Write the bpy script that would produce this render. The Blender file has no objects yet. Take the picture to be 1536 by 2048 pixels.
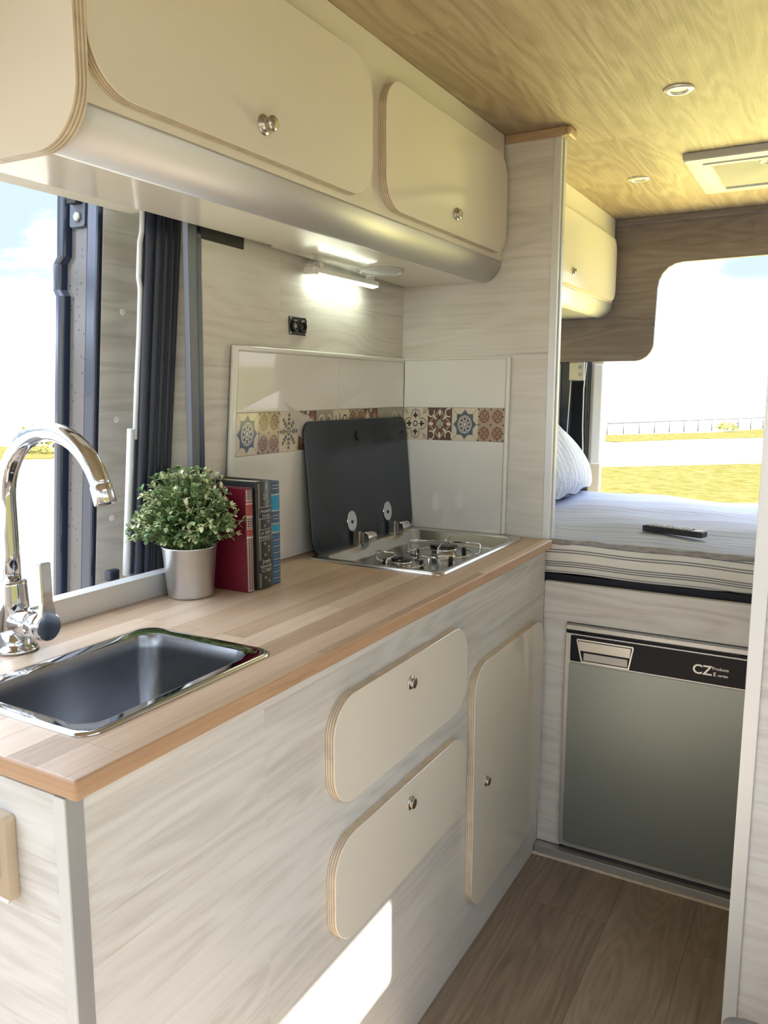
import bpy, bmesh, math, random
from mathutils import Vector, Matrix
random.seed(7)
C = bpy.context.scene.collection
PI = math.pi
S, Co = math.sin, math.cos

# ------------------------------------------------------------------ materials
MATS = {}
def base_mat(name):
    m = bpy.data.materials.new(name); m.use_nodes = True
    MATS[name] = m
    nt = m.node_tree
    return m, nt, nt.nodes['Principled BSDF']

def pbr(name, col, rough=.5, metal=0., spec=.5, coat=0., noise=0., nscale=60., bump=0., stretch=None, emis=None, estr=0., alpha=None, trans=0., sss=0.):
    m, nt, b = base_mat(name)
    b.inputs['Base Color'].default_value = (*col, 1)
    b.inputs['Roughness'].default_value = rough
    b.inputs['Metallic'].default_value = metal
    b.inputs['Specular IOR Level'].default_value = spec
    b.inputs['Coat Weight'].default_value = coat
    b.inputs['Transmission Weight'].default_value = trans
    if emis:
        b.inputs['Emission Color'].default_value = (*emis, 1)
        b.inputs['Emission Strength'].default_value = estr
    if noise or bump:
        g = nt.nodes.new('ShaderNodeNewGeometry')
        mp = nt.nodes.new('ShaderNodeMapping')
        if stretch: mp.inputs['Scale'].default_value = stretch
        nt.links.new(g.outputs['Position'], mp.inputs['Vector'])
        n = nt.nodes.new('ShaderNodeTexNoise')
        n.inputs['Scale'].default_value = nscale; n.inputs['Detail'].default_value = 4
        nt.links.new(mp.outputs[0], n.inputs['Vector'])
        if noise:
            r = nt.nodes.new('ShaderNodeValToRGB')
            r.color_ramp.elements[0].position = .3; r.color_ramp.elements[1].position = .7
            r.color_ramp.elements[0].color = (*[c*(1-noise) for c in col], 1)
            r.color_ramp.elements[1].color = (*[min(1, c*(1+noise)) for c in col], 1)
            nt.links.new(n.outputs['Fac'], r.inputs['Fac'])
            nt.links.new(r.outputs[0], b.inputs['Base Color'])
        if bump:
            bp = nt.nodes.new('ShaderNodeBump'); bp.inputs['Strength'].default_value = bump
            bp.inputs['Distance'].default_value = .002
            nt.links.new(n.outputs['Fac'], bp.inputs['Height'])
            nt.links.new(bp.outputs[0], b.inputs['Normal'])
    return m

class N:
    def __init__(s, nt): s.nt = nt
    def new(s, t, **kw):
        n = s.nt.nodes.new(t)
        for k, v in kw.items(): setattr(n, k, v)
        return n
    def math(s, op, a, b=0., c=None, clamp=False):
        n = s.nt.nodes.new('ShaderNodeMath'); n.operation = op; n.use_clamp = clamp
        for i, v in enumerate((a, b, c)):
            if v is None: continue
            if isinstance(v, (int, float)): n.inputs[i].default_value = v
            else: s.nt.links.new(v, n.inputs[i])
        return n.outputs[0]
    def comb(s, a, b, c=0.):
        n = s.nt.nodes.new('ShaderNodeCombineXYZ')
        for i, v in enumerate((a, b, c)):
            if isinstance(v, (int, float)): n.inputs[i].default_value = v
            else: s.nt.links.new(v, n.inputs[i])
        return n.outputs[0]
    def noise(s, vec, scale=1., detail=4., rough=.55, dist=0.):
        n = s.nt.nodes.new('ShaderNodeTexNoise')
        n.inputs['Scale'].default_value = scale; n.inputs['Detail'].default_value = detail
        n.inputs['Roughness'].default_value = rough; n.inputs['Distortion'].default_value = dist
        s.nt.links.new(vec, n.inputs['Vector']); return n.outputs['Fac']
    def ramp(s, fac, stops):
        r = s.nt.nodes.new('ShaderNodeValToRGB')
        e = r.color_ramp.elements
        while len(e) < len(stops): e.new(.5)
        for i, (p, c) in enumerate(stops):
            e[i].position = p; e[i].color = (*c, 1)
        s.nt.links.new(fac, r.inputs['Fac']); return r.outputs[0]
    def mix(s, fac, a, b, mode='MIX'):
        n = s.nt.nodes.new('ShaderNodeMix'); n.data_type = 'RGBA'; n.blend_type = mode
        for i, v in ((0, fac), (6, a), (7, b)):
            if isinstance(v, (int, float)): n.inputs[i].default_value = v
            elif isinstance(v, tuple): n.inputs[i].default_value = (*v, 1)
            else: s.nt.links.new(v, n.inputs[i])
        return n.outputs[2]
    def smooth(s, v, a, b):
        n = s.nt.nodes.new('ShaderNodeMapRange'); n.interpolation_type = 'SMOOTHSTEP'
        n.inputs[1].default_value = a; n.inputs[2].default_value = b
        s.nt.links.new(v, n.inputs[0]); return n.outputs[0]

def wood(name, grain, across, dark, mid, light, plank=(1.4, .19), tone=.5, ring=.35, streak=.5, knots=.6, rough=.5, bump=.12, seam=0., seed=0., gscale=1., spec=.4, blotw=.42, gain=1.0, crack=.5):
    m, nt, b = base_mat(name); n = N(nt)
    pos = n.new('ShaderNodeNewGeometry').outputs['Position']
    sp = n.new('ShaderNodeSeparateXYZ'); nt.links.new(pos, sp.inputs[0])
    ax = {'x': 0, 'y': 1, 'z': 2}
    g, a = sp.outputs[ax[grain]], sp.outputs[ax[across]]
    g = n.math('ADD', g, 3.37 + seed); a = n.math('ADD', a, 2.11 + seed * .37)
    br = n.new('ShaderNodeTexBrick')
    br.offset = .37; br.offset_frequency = 2
    nt.links.new(n.comb(g, a), br.inputs['Vector'])
    br.inputs['Scale'].default_value = 1; br.inputs['Mortar Size'].default_value = seam if seam else 0.0
    br.inputs['Mortar Smooth'].default_value = .3
    br.inputs['Brick Width'].default_value = plank[0]; br.inputs['Row Height'].default_value = plank[1]
    br.inputs['Color1'].default_value = (0, 0, 0, 1); br.inputs['Color2'].default_value = (1, 1, 1, 1)
    br.inputs['Mortar'].default_value = (.5, .5, .5, 1)
    cell = br.outputs['Color']
    cellv = n.new('ShaderNodeSeparateColor'); nt.links.new(cell, cellv.inputs[0]); cv = cellv.outputs[0]
    off = n.math('MULTIPLY', cv, 9.3)
    # fine pore streaks
    st = n.noise(n.comb(n.math('MULTIPLY', g, 3.2 * gscale), n.math('MULTIPLY', a, 110 * gscale), off), 1, 6, .65, .35)
    fine = n.noise(n.comb(n.math('MULTIPLY', g, 22 * gscale), n.math('MULTIPLY', a, 330 * gscale), off), 1, 3, .6)
    # growth rings drawn out along the grain
    low = n.noise(n.comb(n.math('MULTIPLY', g, 1.15 * gscale), n.math('MULTIPLY', a, 6.5 * gscale), off), 1, 2, .45)
    rg = n.math('SINE', n.math('MULTIPLY', low, 85.))
    rg = n.math('MULTIPLY_ADD', rg, .5, .5)
    blot = n.noise(n.comb(n.math('MULTIPLY', g, .95 * gscale), n.math('MULTIPLY', a, 15 * gscale), n.math('ADD', off, 4.)), 1, 4, .6, .5)
    f = n.math('MULTIPLY', st, streak)
    f = n.math('ADD', f, n.math('MULTIPLY', fine, streak * .5))
    f = n.math('ADD', f, n.math('MULTIPLY', rg, ring * .35))
    f = n.math('ADD', f, n.math('MULTIPLY', blot, blotw))
    f = n.math('ADD', f, n.math('MULTIPLY', cv, tone * .35))
    tot = streak * .75 + ring * .175 + blotw * .5 + tone * .175
    f = n.math('ADD', n.math('MULTIPLY', n.math('SUBTRACT', f, tot), gain), .5)
    col = n.ramp(f, [(.12, dark), (.5, mid), (.85, light)])
    ck = n.noise(n.comb(n.math('MULTIPLY', g, 2.1 * gscale), n.math('MULTIPLY', a, 70 * gscale), n.math('ADD', off, 11.)), 1, 5, .6, .8)
    ck = n.math('MULTIPLY', n.smooth(ck, .60, .72), n.smooth(blot, .62, .42))
    col = n.mix(n.math('MULTIPLY', ck, crack), col, tuple(c * .72 for c in dark))
    if knots:
        vo = n.new('ShaderNodeTexVoronoi'); vo.inputs['Scale'].default_value = 1
        wob = n.noise(n.comb(n.math('MULTIPLY', g, 14), n.math('MULTIPLY', a, 30)), 1, 2)
        nt.links.new(n.comb(n.math('MULTIPLY_ADD', wob, .08, n.math('MULTIPLY', g, 1.7)), n.math('MULTIPLY', a, 4.6)), vo.inputs['Vector'])
        sc = n.new('ShaderNodeSeparateColor'); nt.links.new(vo.outputs['Color'], sc.inputs[0])
        pick = n.math('GREATER_THAN', sc.outputs[0], .55)
        kd = n.smooth(vo.outputs['Distance'], .11, .01)
        k = n.math('MULTIPLY', n.math('MULTIPLY', kd, pick), knots)
        col = n.mix(k, col, tuple(c * .45 for c in dark))
    if seam:
        col = n.mix(n.math('MULTIPLY', br.outputs['Fac'], .55), col, tuple(c * .5 for c in dark))
    nt.links.new(col, b.inputs['Base Color'])
    b.inputs['Roughness'].default_value = rough
    b.inputs['Specular IOR Level'].default_value = spec
    bp = n.new('ShaderNodeBump'); bp.inputs['Strength'].default_value = bump; bp.inputs['Distance'].default_value = .003
    nt.links.new(n.math('ADD', st, n.math('MULTIPLY', rg, .3)), bp.inputs['Height'])
    nt.links.new(bp.outputs[0], b.inputs['Normal'])
    return m

OAK = dict(dark=(.40, .375, .345), mid=(.625, .61, .58), light=(.72, .705, .68))
def oak(name, g, a, **kw):
    d = dict(OAK, plank=(1.3, .19), tone=.55, ring=.32, streak=.42, knots=.55, rough=.42, bump=.10); d.update(kw)
    return wood(name, g, a, **d)
oak('oak_front', 'y', 'z', seed=.2)
oak('oak_wall', 'y', 'z', seed=1.7, mid=(.64, .61, .565))
oak('oak_end', 'x', 'z', seed=3.1)
oak('oak_tall', 'x', 'z', seed=4.4, plank=(1.3, .2), tone=.8, mid=(.63, .605, .555))
oak('oak_bed', 'x', 'z', seed=5.9, ring=.5)
oak('oak_lining', 'y', 'z', seed=7.3, ring=.5)
wood('ceiling_wood', 'y', 'x', (.165, .118, .076), (.335, .255, .168), (.48, .385, .265), plank=(1.3, .21), tone=.5, ring=.5, streak=.55, knots=.5, rough=.5, bump=.35, seed=2.2)
wood('floor_wood', 'y', 'x', (.11, .08, .06), (.265, .205, .158), (.39, .32, .255), plank=(1.25, .185), tone=.55, ring=.3, streak=.5, knots=.7, rough=.42, bump=.15, seam=.0012, seed=6.1)
wood('rear_wood', 'x', 'z', (.098, .083, .088), (.205, .172, .172), (.30, .262, .258), plank=(1.3, .2), tone=.6, ring=.4, streak=.5, knots=.5, rough=.45, bump=.1, seed=8.8)
wood('beech', 'y', 'x', (.30, .19, .115), (.50, .36, .245), (.66, .52, .385), plank=(.62, .047), tone=1.9, ring=.12, streak=.35, knots=0, rough=.34, bump=.04, seam=.0005, seed=.9, gscale=1.5)
wood('beech_edge', 'y', 'z', (.31, .175, .10), (.46, .29, .175), (.57, .395, .265), plank=(.7, .2), tone=.5, ring=.1, streak=.4, knots=0, rough=.38, bump=.04, seed=.4, gscale=1.5)
wood('moulding_wood', 'x', 'z', (.25, .16, .09), (.42, .29, .17), (.52, .38, .24), plank=(3., 1.), tone=.2, ring=.1, streak=.4, knots=0, rough=.4, bump=.05, gscale=1.4)

CREAM = (.72, .68, .59)
pbr('cream', CREAM, .13, spec=.4, coat=.15)
pbr('ply_light', (.66, .575, .45), .5, noise=.12, nscale=40, stretch=(1, 1, 1))
pbr('ply_dark', (.42, .335, .24), .5, noise=.12, nscale=40)
pbr('alu_satin', (.57, .565, .55), .5, metal=.8)
pbr('alu', (.66, .665, .66), .36, metal=.75, noise=.03, nscale=30)
pbr('alu_light', (.68, .69, .69), .42, metal=.35)
pbr('trim_grey', (.15, .165, .19), .4, metal=.4)
pbr('alu_grey', (.42, .425, .42), .42, metal=.6)
pbr('chrome', (.60, .61, .635), .07, metal=1.)
pbr('steel', (.62, .62, .61), .22, metal=1., noise=.05, nscale=8, stretch=(3, 60, 3))
pbr('steel_sink', (.28, .285, .30), .26, metal=1., noise=.06, nscale=8, stretch=(60, 3, 3))
pbr('nickel', (.52, .48, .43), .25, metal=1.)
pbr('black_gloss', (.012, .014, .017), .12, spec=.6)
pbr('black_glass', (.018, .026, .038), .2, spec=.35, coat=.05)
pbr('black_matte', (.012, .012, .014), .55)
pbr('rubber', (.017, .023, .042), .42, spec=.5)
pbr('van_blue', (.022, .032, .062), .22, coat=.7, metal=.3)
pbr('van_door_grey', (.10, .125, .165), .45, noise=.08, nscale=20)
pbr('white_plastic', (.80, .79, .75), .35)
pbr('white_cap', (.86, .86, .86), .4)
pbr('van_white', (.72, .74, .78), .3, coat=.3)
pbr('van_beige', (.62, .56, .49), .4)
pbr('tile_white', (.745, .735, .70), .05, coat=.4)
pbr('grout', (.55, .51, .45), .8)
pbr('tile_trim', (.73, .73, .68), .22, coat=.2)
pbr('decor_cream', (.66, .585, .46), .14)
pbr('decor_navy', (.10, .125, .165), .14)
pbr('decor_dark', (.055, .05, .05), .14)
pbr('decor_rust', (.235, .115, .085), .14)
pbr('decor_brown', (.125, .075, .05), .14)
pbr('decor_tan', (.43, .315, .22), .14)
pbr('decor_sage', (.36, .345, .27), .14)
pbr('decor_pale', (.72, .66, .55), .14)
pbr('switch_champagne', (.62, .52, .39), .3, metal=.7)
pbr('led', (1, 1, 1), .4, emis=(.90, 1., .80), estr=20.)
pbr('zinc', (.60, .605, .61), .33, metal=.9, noise=.04, nscale=25)
pbr('soil', (.03, .022, .015), .9)
pbr('stem_green', (.14, .20, .055), .6)
pbr('leaf_dark', (.065, .145, .055), .5)
pbr('leaf_mid', (.165, .27, .11), .5)
pbr('leaf_pale', (.62, .68, .40), .5)
pbr('leaf_cream', (.74, .74, .52), .5)
pbr('book_red', (.15, .010, .024), .28, coat=.25)
pbr('book_red_band', (.32, .05, .045), .4)
pbr('book_maroon', (.16, .055, .05), .4)
pbr('book_black', (.028, .030, .028), .3, coat=.15)
pbr('book_blue', (.055, .095, .17), .4)
pbr('book_cyan', (.02, .26, .45), .4)
pbr('book_silver', (.56, .54, .49), .35, metal=.5)
pbr('paper', (.68, .64, .54), .9, noise=.1, nscale=300, stretch=(1, 4, 1))
pbr('fridge_door', (.245, .28, .27), .36, metal=.6, noise=.015, nscale=4)
pbr('fridge_frame', (.47, .475, .47), .36, metal=.6)
pbr('fridge_dark', (.007, .009, .016), .3, spec=.15)
pbr('fridge_handle', (.62, .62, .60), .3, metal=.6)
pbr('logo_silver', (.72, .71, .68), .35, metal=.3)
pbr('dark_gap', (.035, .037, .042), .6)
pbr('seat_black', (.022, .022, .024), .5)
pbr('seat_grey', (.17, .165, .16), .8)
pbr('piping_white', (.75, .74, .72), .6)
pbr('spot_ring', (.80, .78, .68), .22, metal=.4)
pbr('spot_lens', (.66, .63, .55), .25)
pbr('vent_plastic', (.47, .465, .45), .35)
pbr('vent_screen', (.30, .285, .265), .8)
pbr('remote_black', (.02, .022, .026), .35)
pbr('remote_button', (.62, .63, .65), .5)
pbr('right_wall', (.62, .585, .52), .6)
pbr('gate_metal', (.065, .065, .067), .7, spec=.1)
pbr('bush', (.15, .145, .02), .9, noise=.3, nscale=3)
pbr('lock_rod', (.35, .29, .17), .5)
pbr('navy_band', (.010, .012, .022), .7)

def mat_glass():
    m, nt, b = base_mat('glass')
    nt.nodes.remove(b)
    out = nt.nodes['Material Output']
    t = nt.nodes.new('ShaderNodeBsdfTransparent'); g = nt.nodes.new('ShaderNodeBsdfGlossy')
    t.inputs[0].default_value = (.97, .98, .97, 1); g.inputs['Roughness'].default_value = .02
    mx = nt.nodes.new('ShaderNodeMixShader')
    mx.inputs[0].default_value = .05; nt.links.new(t.outputs[0], mx.inputs[1]); nt.links.new(g.outputs[0], mx.inputs[2])
    nt.links.new(mx.outputs[0], out.inputs[0])
mat_glass()

def mat_wet():      # dusty grey door channel spotted with water drops
    m, nt, b = base_mat('door_wet'); n = N(nt)
    pos = n.new('ShaderNodeNewGeometry').outputs['Position']
    vo = n.new('ShaderNodeTexVoronoi'); vo.inputs['Scale'].default_value = 95
    nt.links.new(pos, vo.inputs['Vector'])
    sc = n.new('ShaderNodeSeparateColor'); nt.links.new(vo.outputs['Color'], sc.inputs[0])
    lim = n.math('MULTIPLY_ADD', sc.outputs[1], .3, .12)
    d = n.math('MULTIPLY', n.math('LESS_THAN', vo.outputs['Distance'], lim), n.math('GREATER_THAN', sc.outputs[0], .62))
    big = n.noise(pos, 5, 3)
    col = n.mix(big, (.085, .078, .076), (.14, .125, .115))
    col = n.mix(n.math('MULTIPLY', d, .75), col, (.02, .018, .02))
    nt.links.new(col, b.inputs['Base Color'])
    b.inputs['Roughness'].default_value = .32; b.inputs['Coat Weight'].default_value = .4
mat_wet()

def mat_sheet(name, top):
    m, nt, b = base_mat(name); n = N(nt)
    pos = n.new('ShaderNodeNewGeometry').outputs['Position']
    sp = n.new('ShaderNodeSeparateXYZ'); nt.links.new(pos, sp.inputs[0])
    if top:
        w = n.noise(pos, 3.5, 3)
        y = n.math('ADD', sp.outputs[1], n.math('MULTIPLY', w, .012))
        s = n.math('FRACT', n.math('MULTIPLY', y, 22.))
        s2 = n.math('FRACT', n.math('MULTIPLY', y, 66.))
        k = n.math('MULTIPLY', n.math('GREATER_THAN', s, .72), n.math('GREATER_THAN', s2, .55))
        col = n.mix(n.math('MULTIPLY', k, .75), (.47, .52, .68), (.29, .33, .45))  # sheet colour pushed bluer to carry the sky's tint
    else:
        col = n.ramp(n.noise(pos, 9, 3), [(.3, (.70, .685, .63)), (.7, (.77, .755, .71))])
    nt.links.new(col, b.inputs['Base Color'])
    b.inputs['Roughness'].default_value = .9; b.inputs['Specular IOR Level'].default_value = .15
    fn = n.noise(pos, 420, 2)
    cr = n.noise(n.comb(n.math('MULTIPLY', sp.outputs[0], 5), n.math('MULTIPLY', sp.outputs[1], 15), n.math('MULTIPLY', sp.outputs[2], 15)), 1, 4, .55, 1.2)
    bp = n.new('ShaderNodeBump'); bp.inputs['Strength'].default_value = .5; bp.inputs['Distance'].default_value = .012
    nt.links.new(n.math('ADD', cr, n.math('MULTIPLY', fn, .03)), bp.inputs['Height']); nt.links.new(bp.outputs[0], b.inputs['Normal'])
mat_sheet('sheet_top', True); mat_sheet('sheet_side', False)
pbr('sheet_stripe', (.17, .18, .19), .9)
pbr('sheet_roll_shade', (.30, .29, .29), .9, noise=.25, nscale=40)  # hem cloth darkened, its shadow put into the colour
def mat_pillow():
    m, nt, b = base_mat('pillow_cloth'); n = N(nt)
    pos = n.new('ShaderNodeNewGeometry').outputs['Position']
    sp = n.new('ShaderNodeSeparateXYZ'); nt.links.new(pos, sp.inputs[0])
    w = n.noise(pos, 7, 3)
    d = n.math('ADD', n.math('MULTIPLY', sp.outputs[1], 1.), n.math('MULTIPLY', w, .05))
    d = n.math('ADD', d, n.math('MULTIPLY', sp.outputs[0], .55))
    s = n.math('FRACT', n.math('MULTIPLY', d, 24.)); s2 = n.math('FRACT', n.math('MULTIPLY', d, 72.))
    k = n.math('MULTIPLY', n.math('GREATER_THAN', s, .55), n.math('GREATER_THAN', s2, .5))
    nt.links.new(n.mix(n.math('MULTIPLY', k, .75), (.56, .60, .70), (.28, .31, .40)), b.inputs['Base Color'])
    b.inputs['Roughness'].default_value = .9
    bp = n.new('ShaderNodeBump'); bp.inputs['Strength'].default_value = .6; bp.inputs['Distance'].default_value = .02
    nt.links.new(n.noise(pos, 16, 4, .55, 1.5), bp.inputs['Height']); nt.links.new(bp.outputs[0], b.inputs['Normal'])
mat_pillow()

def mat_ground():
    m, nt, b = base_mat('ground_mat'); n = N(nt)
    pos = n.new('ShaderNodeNewGeometry').outputs['Position']
    big = n.noise(pos, .6, 4); fn = n.noise(pos, 7, 3)
    nt.links.new(n.mix(fn, n.mix(big, (.125, .12, .11), (.15, .145, .13)), (.15, .145, .135)), b.inputs['Base Color'])
    b.inputs['Roughness'].default_value = .95; b.inputs['Specular IOR Level'].default_value = 0.
mat_ground()
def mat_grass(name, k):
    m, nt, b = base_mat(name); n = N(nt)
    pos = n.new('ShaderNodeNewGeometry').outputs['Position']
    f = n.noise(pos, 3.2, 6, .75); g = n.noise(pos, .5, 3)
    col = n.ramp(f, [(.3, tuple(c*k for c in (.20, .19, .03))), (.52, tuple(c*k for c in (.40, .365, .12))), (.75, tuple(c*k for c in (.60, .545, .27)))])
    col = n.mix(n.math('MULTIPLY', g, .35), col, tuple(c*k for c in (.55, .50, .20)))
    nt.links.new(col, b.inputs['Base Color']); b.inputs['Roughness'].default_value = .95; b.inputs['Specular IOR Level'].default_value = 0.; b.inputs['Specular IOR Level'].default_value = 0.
mat_grass('grass_mat', .15); mat_grass('grass_bounce', 1.6); mat_grass('grass_side', .14)  # brightest copy is for unseen grass, coloured up to bounce light onto the ceiling

# ------------------------------------------------------------------ mesh builder
class MB:
    def __init__(s): s.v = []; s.f = []; s.m = []; s.sm = []; s.names = []
    def mi(s, mat):
        if mat not in s.names: s.names.append(mat)
        return s.names.index(mat)
    def add(s, vs, fs, mat, smooth=False):
        o = len(s.v); s.v += [tuple(v) for v in vs]; k = s.mi(mat)
        for f in fs: s.f.append(tuple(i + o for i in f)); s.m.append(k); s.sm.append(smooth)
        return s
    def box(s, x0, x1, y0, y1, z0, z1, mat):
        vs = [(x, y, z) for z in (z0, z1) for y in (y0, y1) for x in (x0, x1)]
        return s.add(vs, [(0, 2, 3, 1), (4, 5, 7, 6), (0, 1, 5, 4), (2, 6, 7, 3), (0, 4, 6, 2), (1, 3, 7, 5)], mat)
    def hexa(s, vs, mat):      # 8 corners: bottom loop (4) then top loop (4), same winding
        return s.add(vs, [(3, 2, 1, 0), (4, 5, 6, 7), (0, 1, 5, 4), (1, 2, 6, 5), (2, 3, 7, 6), (3, 0, 4, 7)], mat)
    def loft(s, rings, mat, smooth=True, cap0=False, cap1=False, closed=True, mats=None):
        o = len(s.v); n = len(rings[0])
        for r in rings: s.v += [tuple(p) for p in r]
        for i in range(len(rings) - 1):
            k = s.mi(mats[i] if mats else mat)
            for j in range(n if closed else n - 1):
                j2 = (j + 1) % n
                s.f.append((o + i*n + j, o + i*n + j2, o + (i+1)*n + j2, o + (i+1)*n + j)); s.m.append(k); s.sm.append(smooth)
        if cap0: s.f.append(tuple(o + j for j in reversed(range(n)))); s.m.append(s.mi(mat if cap0 is True else cap0)); s.sm.append(False)
        if cap1: s.f.append(tuple(o + (len(rings)-1)*n + j for j in range(n))); s.m.append(s.mi(mat if cap1 is True else cap1)); s.sm.append(False)
        return s
    def tube(s, pts, r, mat, seg=10, cap=True, smooth=True):
        pts = [Vector(p) for p in pts]; rings = []
        rr = r if isinstance(r, (list, tuple)) else [r]*len(pts)
        t = (pts[1]-pts[0]).normalized()
        u = t.orthogonal().normalized()
        for i, p in enumerate(pts):
            if i == 0: t2 = (pts[1]-pts[0])
            elif i == len(pts)-1: t2 = pts[i]-pts[i-1]
            else: t2 = (pts[i+1]-pts[i]).normalized() + (pts[i]-pts[i-1]).normalized()
            t2.normalize()
            q = t.rotation_difference(t2); u = (q @ u); u = (u - t2*u.dot(t2)).normalized(); t = t2
            w = t.cross(u)
            rings.append([p + (u*Co(2*PI*j/seg) + w*S(2*PI*j/seg))*rr[i] for j in range(seg)])
        return s.loft(rings, mat, smooth, cap, cap)
    def lathe(s, prof, origin, axis, mat, seg=32, cap0=True, cap1=True, smooth=True, mats=None):
        a = Vector(axis).normalized(); u = a.orthogonal().normalized(); w = a.cross(u); o = Vector(origin)
        rings = [[o + a*h + (u*Co(2*PI*j/seg) + w*S(2*PI*j/seg))*r for j in range(seg)] for r, h in prof]
        return s.loft(rings, mat, smooth, cap0, cap1, mats=mats)
    def slab(s, pts, fn, d0, d1, side, face=None, back=None, layers=None, bev=.0, smooth=False):
        """outline pts (2-D, CCW) extruded from d0 to d1; fn(u,v,d)->xyz. layers = list of materials across the thickness."""
        L = layers or [side]; n = len(L)
        cu = sum(p[0] for p in pts)/len(pts); cv = sum(p[1] for p in pts)/len(pts)
        ds = [d0 + (d1-d0)*i/n for i in range(n+1)]
        rings = [[fn(u, v, d) for u, v in pts] for d in ds]; mm = list(L)
        if bev:
            rings[-1] = [fn(u, v, d1-bev) for u, v in pts]
            ins = inset(pts, bev)
            rings.append([fn(u, v, d1) for u, v in ins]); mm.append(face or side)
        s.loft(rings, side, smooth, (back or side), (face or side), mats=mm)
        return s
    def shear(s, k, z0):
        s.v = [(x + k*(z-z0), y, z) for x, y, z in s.v]; return s
    def build(s, name, parent=None, bevel=0., seg=2, label=None, kind=None, subsurf=0, autosmooth=True):
        me = bpy.data.meshes.new(name)
        cen = Vector((0, 0, 0))
        if parent is not None:
            p = parent
            while p is not None: cen += p.location; p = p.parent
        else:
            n = len(s.v); lo = [min(v[i] for v in s.v) for i in range(3)]; hi = [max(v[i] for v in s.v) for i in range(3)]
            cen = Vector(((lo[0]+hi[0])/2, (lo[1]+hi[1])/2, lo[2]))
        me.from_pydata([tuple(Vector(v) - cen) for v in s.v], [], s.f)
        for nm in s.names: me.materials.append(MATS[nm])
        me.polygons.foreach_set('material_index', s.m)
        me.polygons.foreach_set('use_smooth', s.sm)
        bm = bmesh.new(); bm.from_mesh(me); bmesh.ops.recalc_face_normals(bm, faces=bm.faces); bm.to_mesh(me); bm.free()
        me.update()
        o = bpy.data.objects.new(name, me); C.objects.link(o)
        if parent is None: o.location = cen
        else: o.parent = parent
        if bevel:
            b = o.modifiers.new('Bevel', 'BEVEL'); b.width = bevel; b.segments = seg; b.limit_method = 'ANGLE'; b.angle_limit = math.radians(40)
        if subsurf:
            b = o.modifiers.new('Sub', 'SUBSURF'); b.levels = subsurf; b.render_levels = subsurf
        if label: o['label'] = label
        if kind: o['kind'] = kind
        return o

def inset(pts, d):
    n = len(pts); out = []
    for i in range(n):
        p0, p1, p2 = Vector(pts[i-1]), Vector(pts[i]), Vector(pts[(i+1) % n])
        e1 = (p1-p0).normalized(); e2 = (p2-p1).normalized()
        n1 = Vector((-e1.y, e1.x)); n2 = Vector((-e2.y, e2.x)); b = (n1+n2)
        if b.length < 1e-6: b = n1
        b.normalize(); k = max(.4, b.dot(n1))
        q = p1 + b*(d/k); out.append((q.x, q.y))
    return out
def rrect(u0, v0, u1, v1, r, n=8):
    if not isinstance(r, (list, tuple)): r = [r]*4
    cs = [(u1-r[0], v0+r[0], -90, r[0]), (u1-r[1], v1-r[1], 0, r[1]), (u0+r[2], v1-r[2], 90, r[2]), (u0+r[3], v0+r[3], 180, r[3])]
    out = []
    for cx, cy, a0, rr in cs:
        for i in range(n+1):
            a = math.radians(a0 + 90*i/n); out.append((cx+rr*Co(a), cy+rr*S(a)))
    return out
fx = lambda u, v, d: (d, u, v)       # outline in (y,z), depth along x
fy = lambda u, v, d: (u, d, v)       # outline in (x,z), depth along y
fz = lambda u, v, d: (u, v, d)

def thing(name, label, cat, loc, group=None):
    o = bpy.data.objects.new(name, None); C.objects.link(o); o.location = loc; o.empty_display_size = .05
    return tag(o, label, cat, group)
def tag(o, label, cat, group=None):
    o['label'] = label; o['category'] = cat
    if group: o['group'] = group
    return o
def struct_root(name, loc):
    o = bpy.data.objects.new(name, None); C.objects.link(o); o.location = loc; o['kind'] = 'structure'; o.empty_display_size = .05
    return o
def text_mesh(mb, txt, size, fn, mat, align='LEFT', extr=.0004, bold=0.):
    cu = bpy.data.curves.new('t', 'FONT'); cu.body = txt; cu.size = size; cu.align_x = align; cu.extrude = extr; cu.offset = bold
    cu.resolution_u = 3
    ob = bpy.data.objects.new('t', cu); C.objects.link(ob)
    dg = bpy.context.evaluated_depsgraph_get()
    me = bpy.data.meshes.new_from_object(ob.evaluated_get(dg))
    mb.add([fn(v.co.x, v.co.y, v.co.z) for v in me.vertices], [tuple(p.vertices) for p in me.polygons], mat)
    bpy.data.objects.remove(ob); bpy.data.curves.remove(cu); bpy.data.meshes.remove(me)

PLY = ['ply_light', 'ply_dark', 'ply_light', 'ply_dark', 'ply_light', 'ply_dark', 'ply_light']
ZT = 1.955          # ceiling height
ZW = .900           # worktop height
XR = 1.25           # right side of the van
YB = -1.7           # open cab end
def tall_y(z): return 1.55 + .038*(z-.9)/1.05
def wall_x(y, z):
    t = (z-.9)/.684; s = (y-.65)/.92
    return (-.465*(1-s) - .444*s)*(1-t) + (-.398*(1-s) - .446*s)*t

# ================================================================== SETTING
MB().box(-.5, XR, YB, 2.8, -.04, 0, 'floor_wood').build('floor', kind='structure')
MB().box(-.5, XR+.02, YB, 2.83, ZT, ZT+.03, 'ceiling_wood').build('ceiling', kind='structure')

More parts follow.
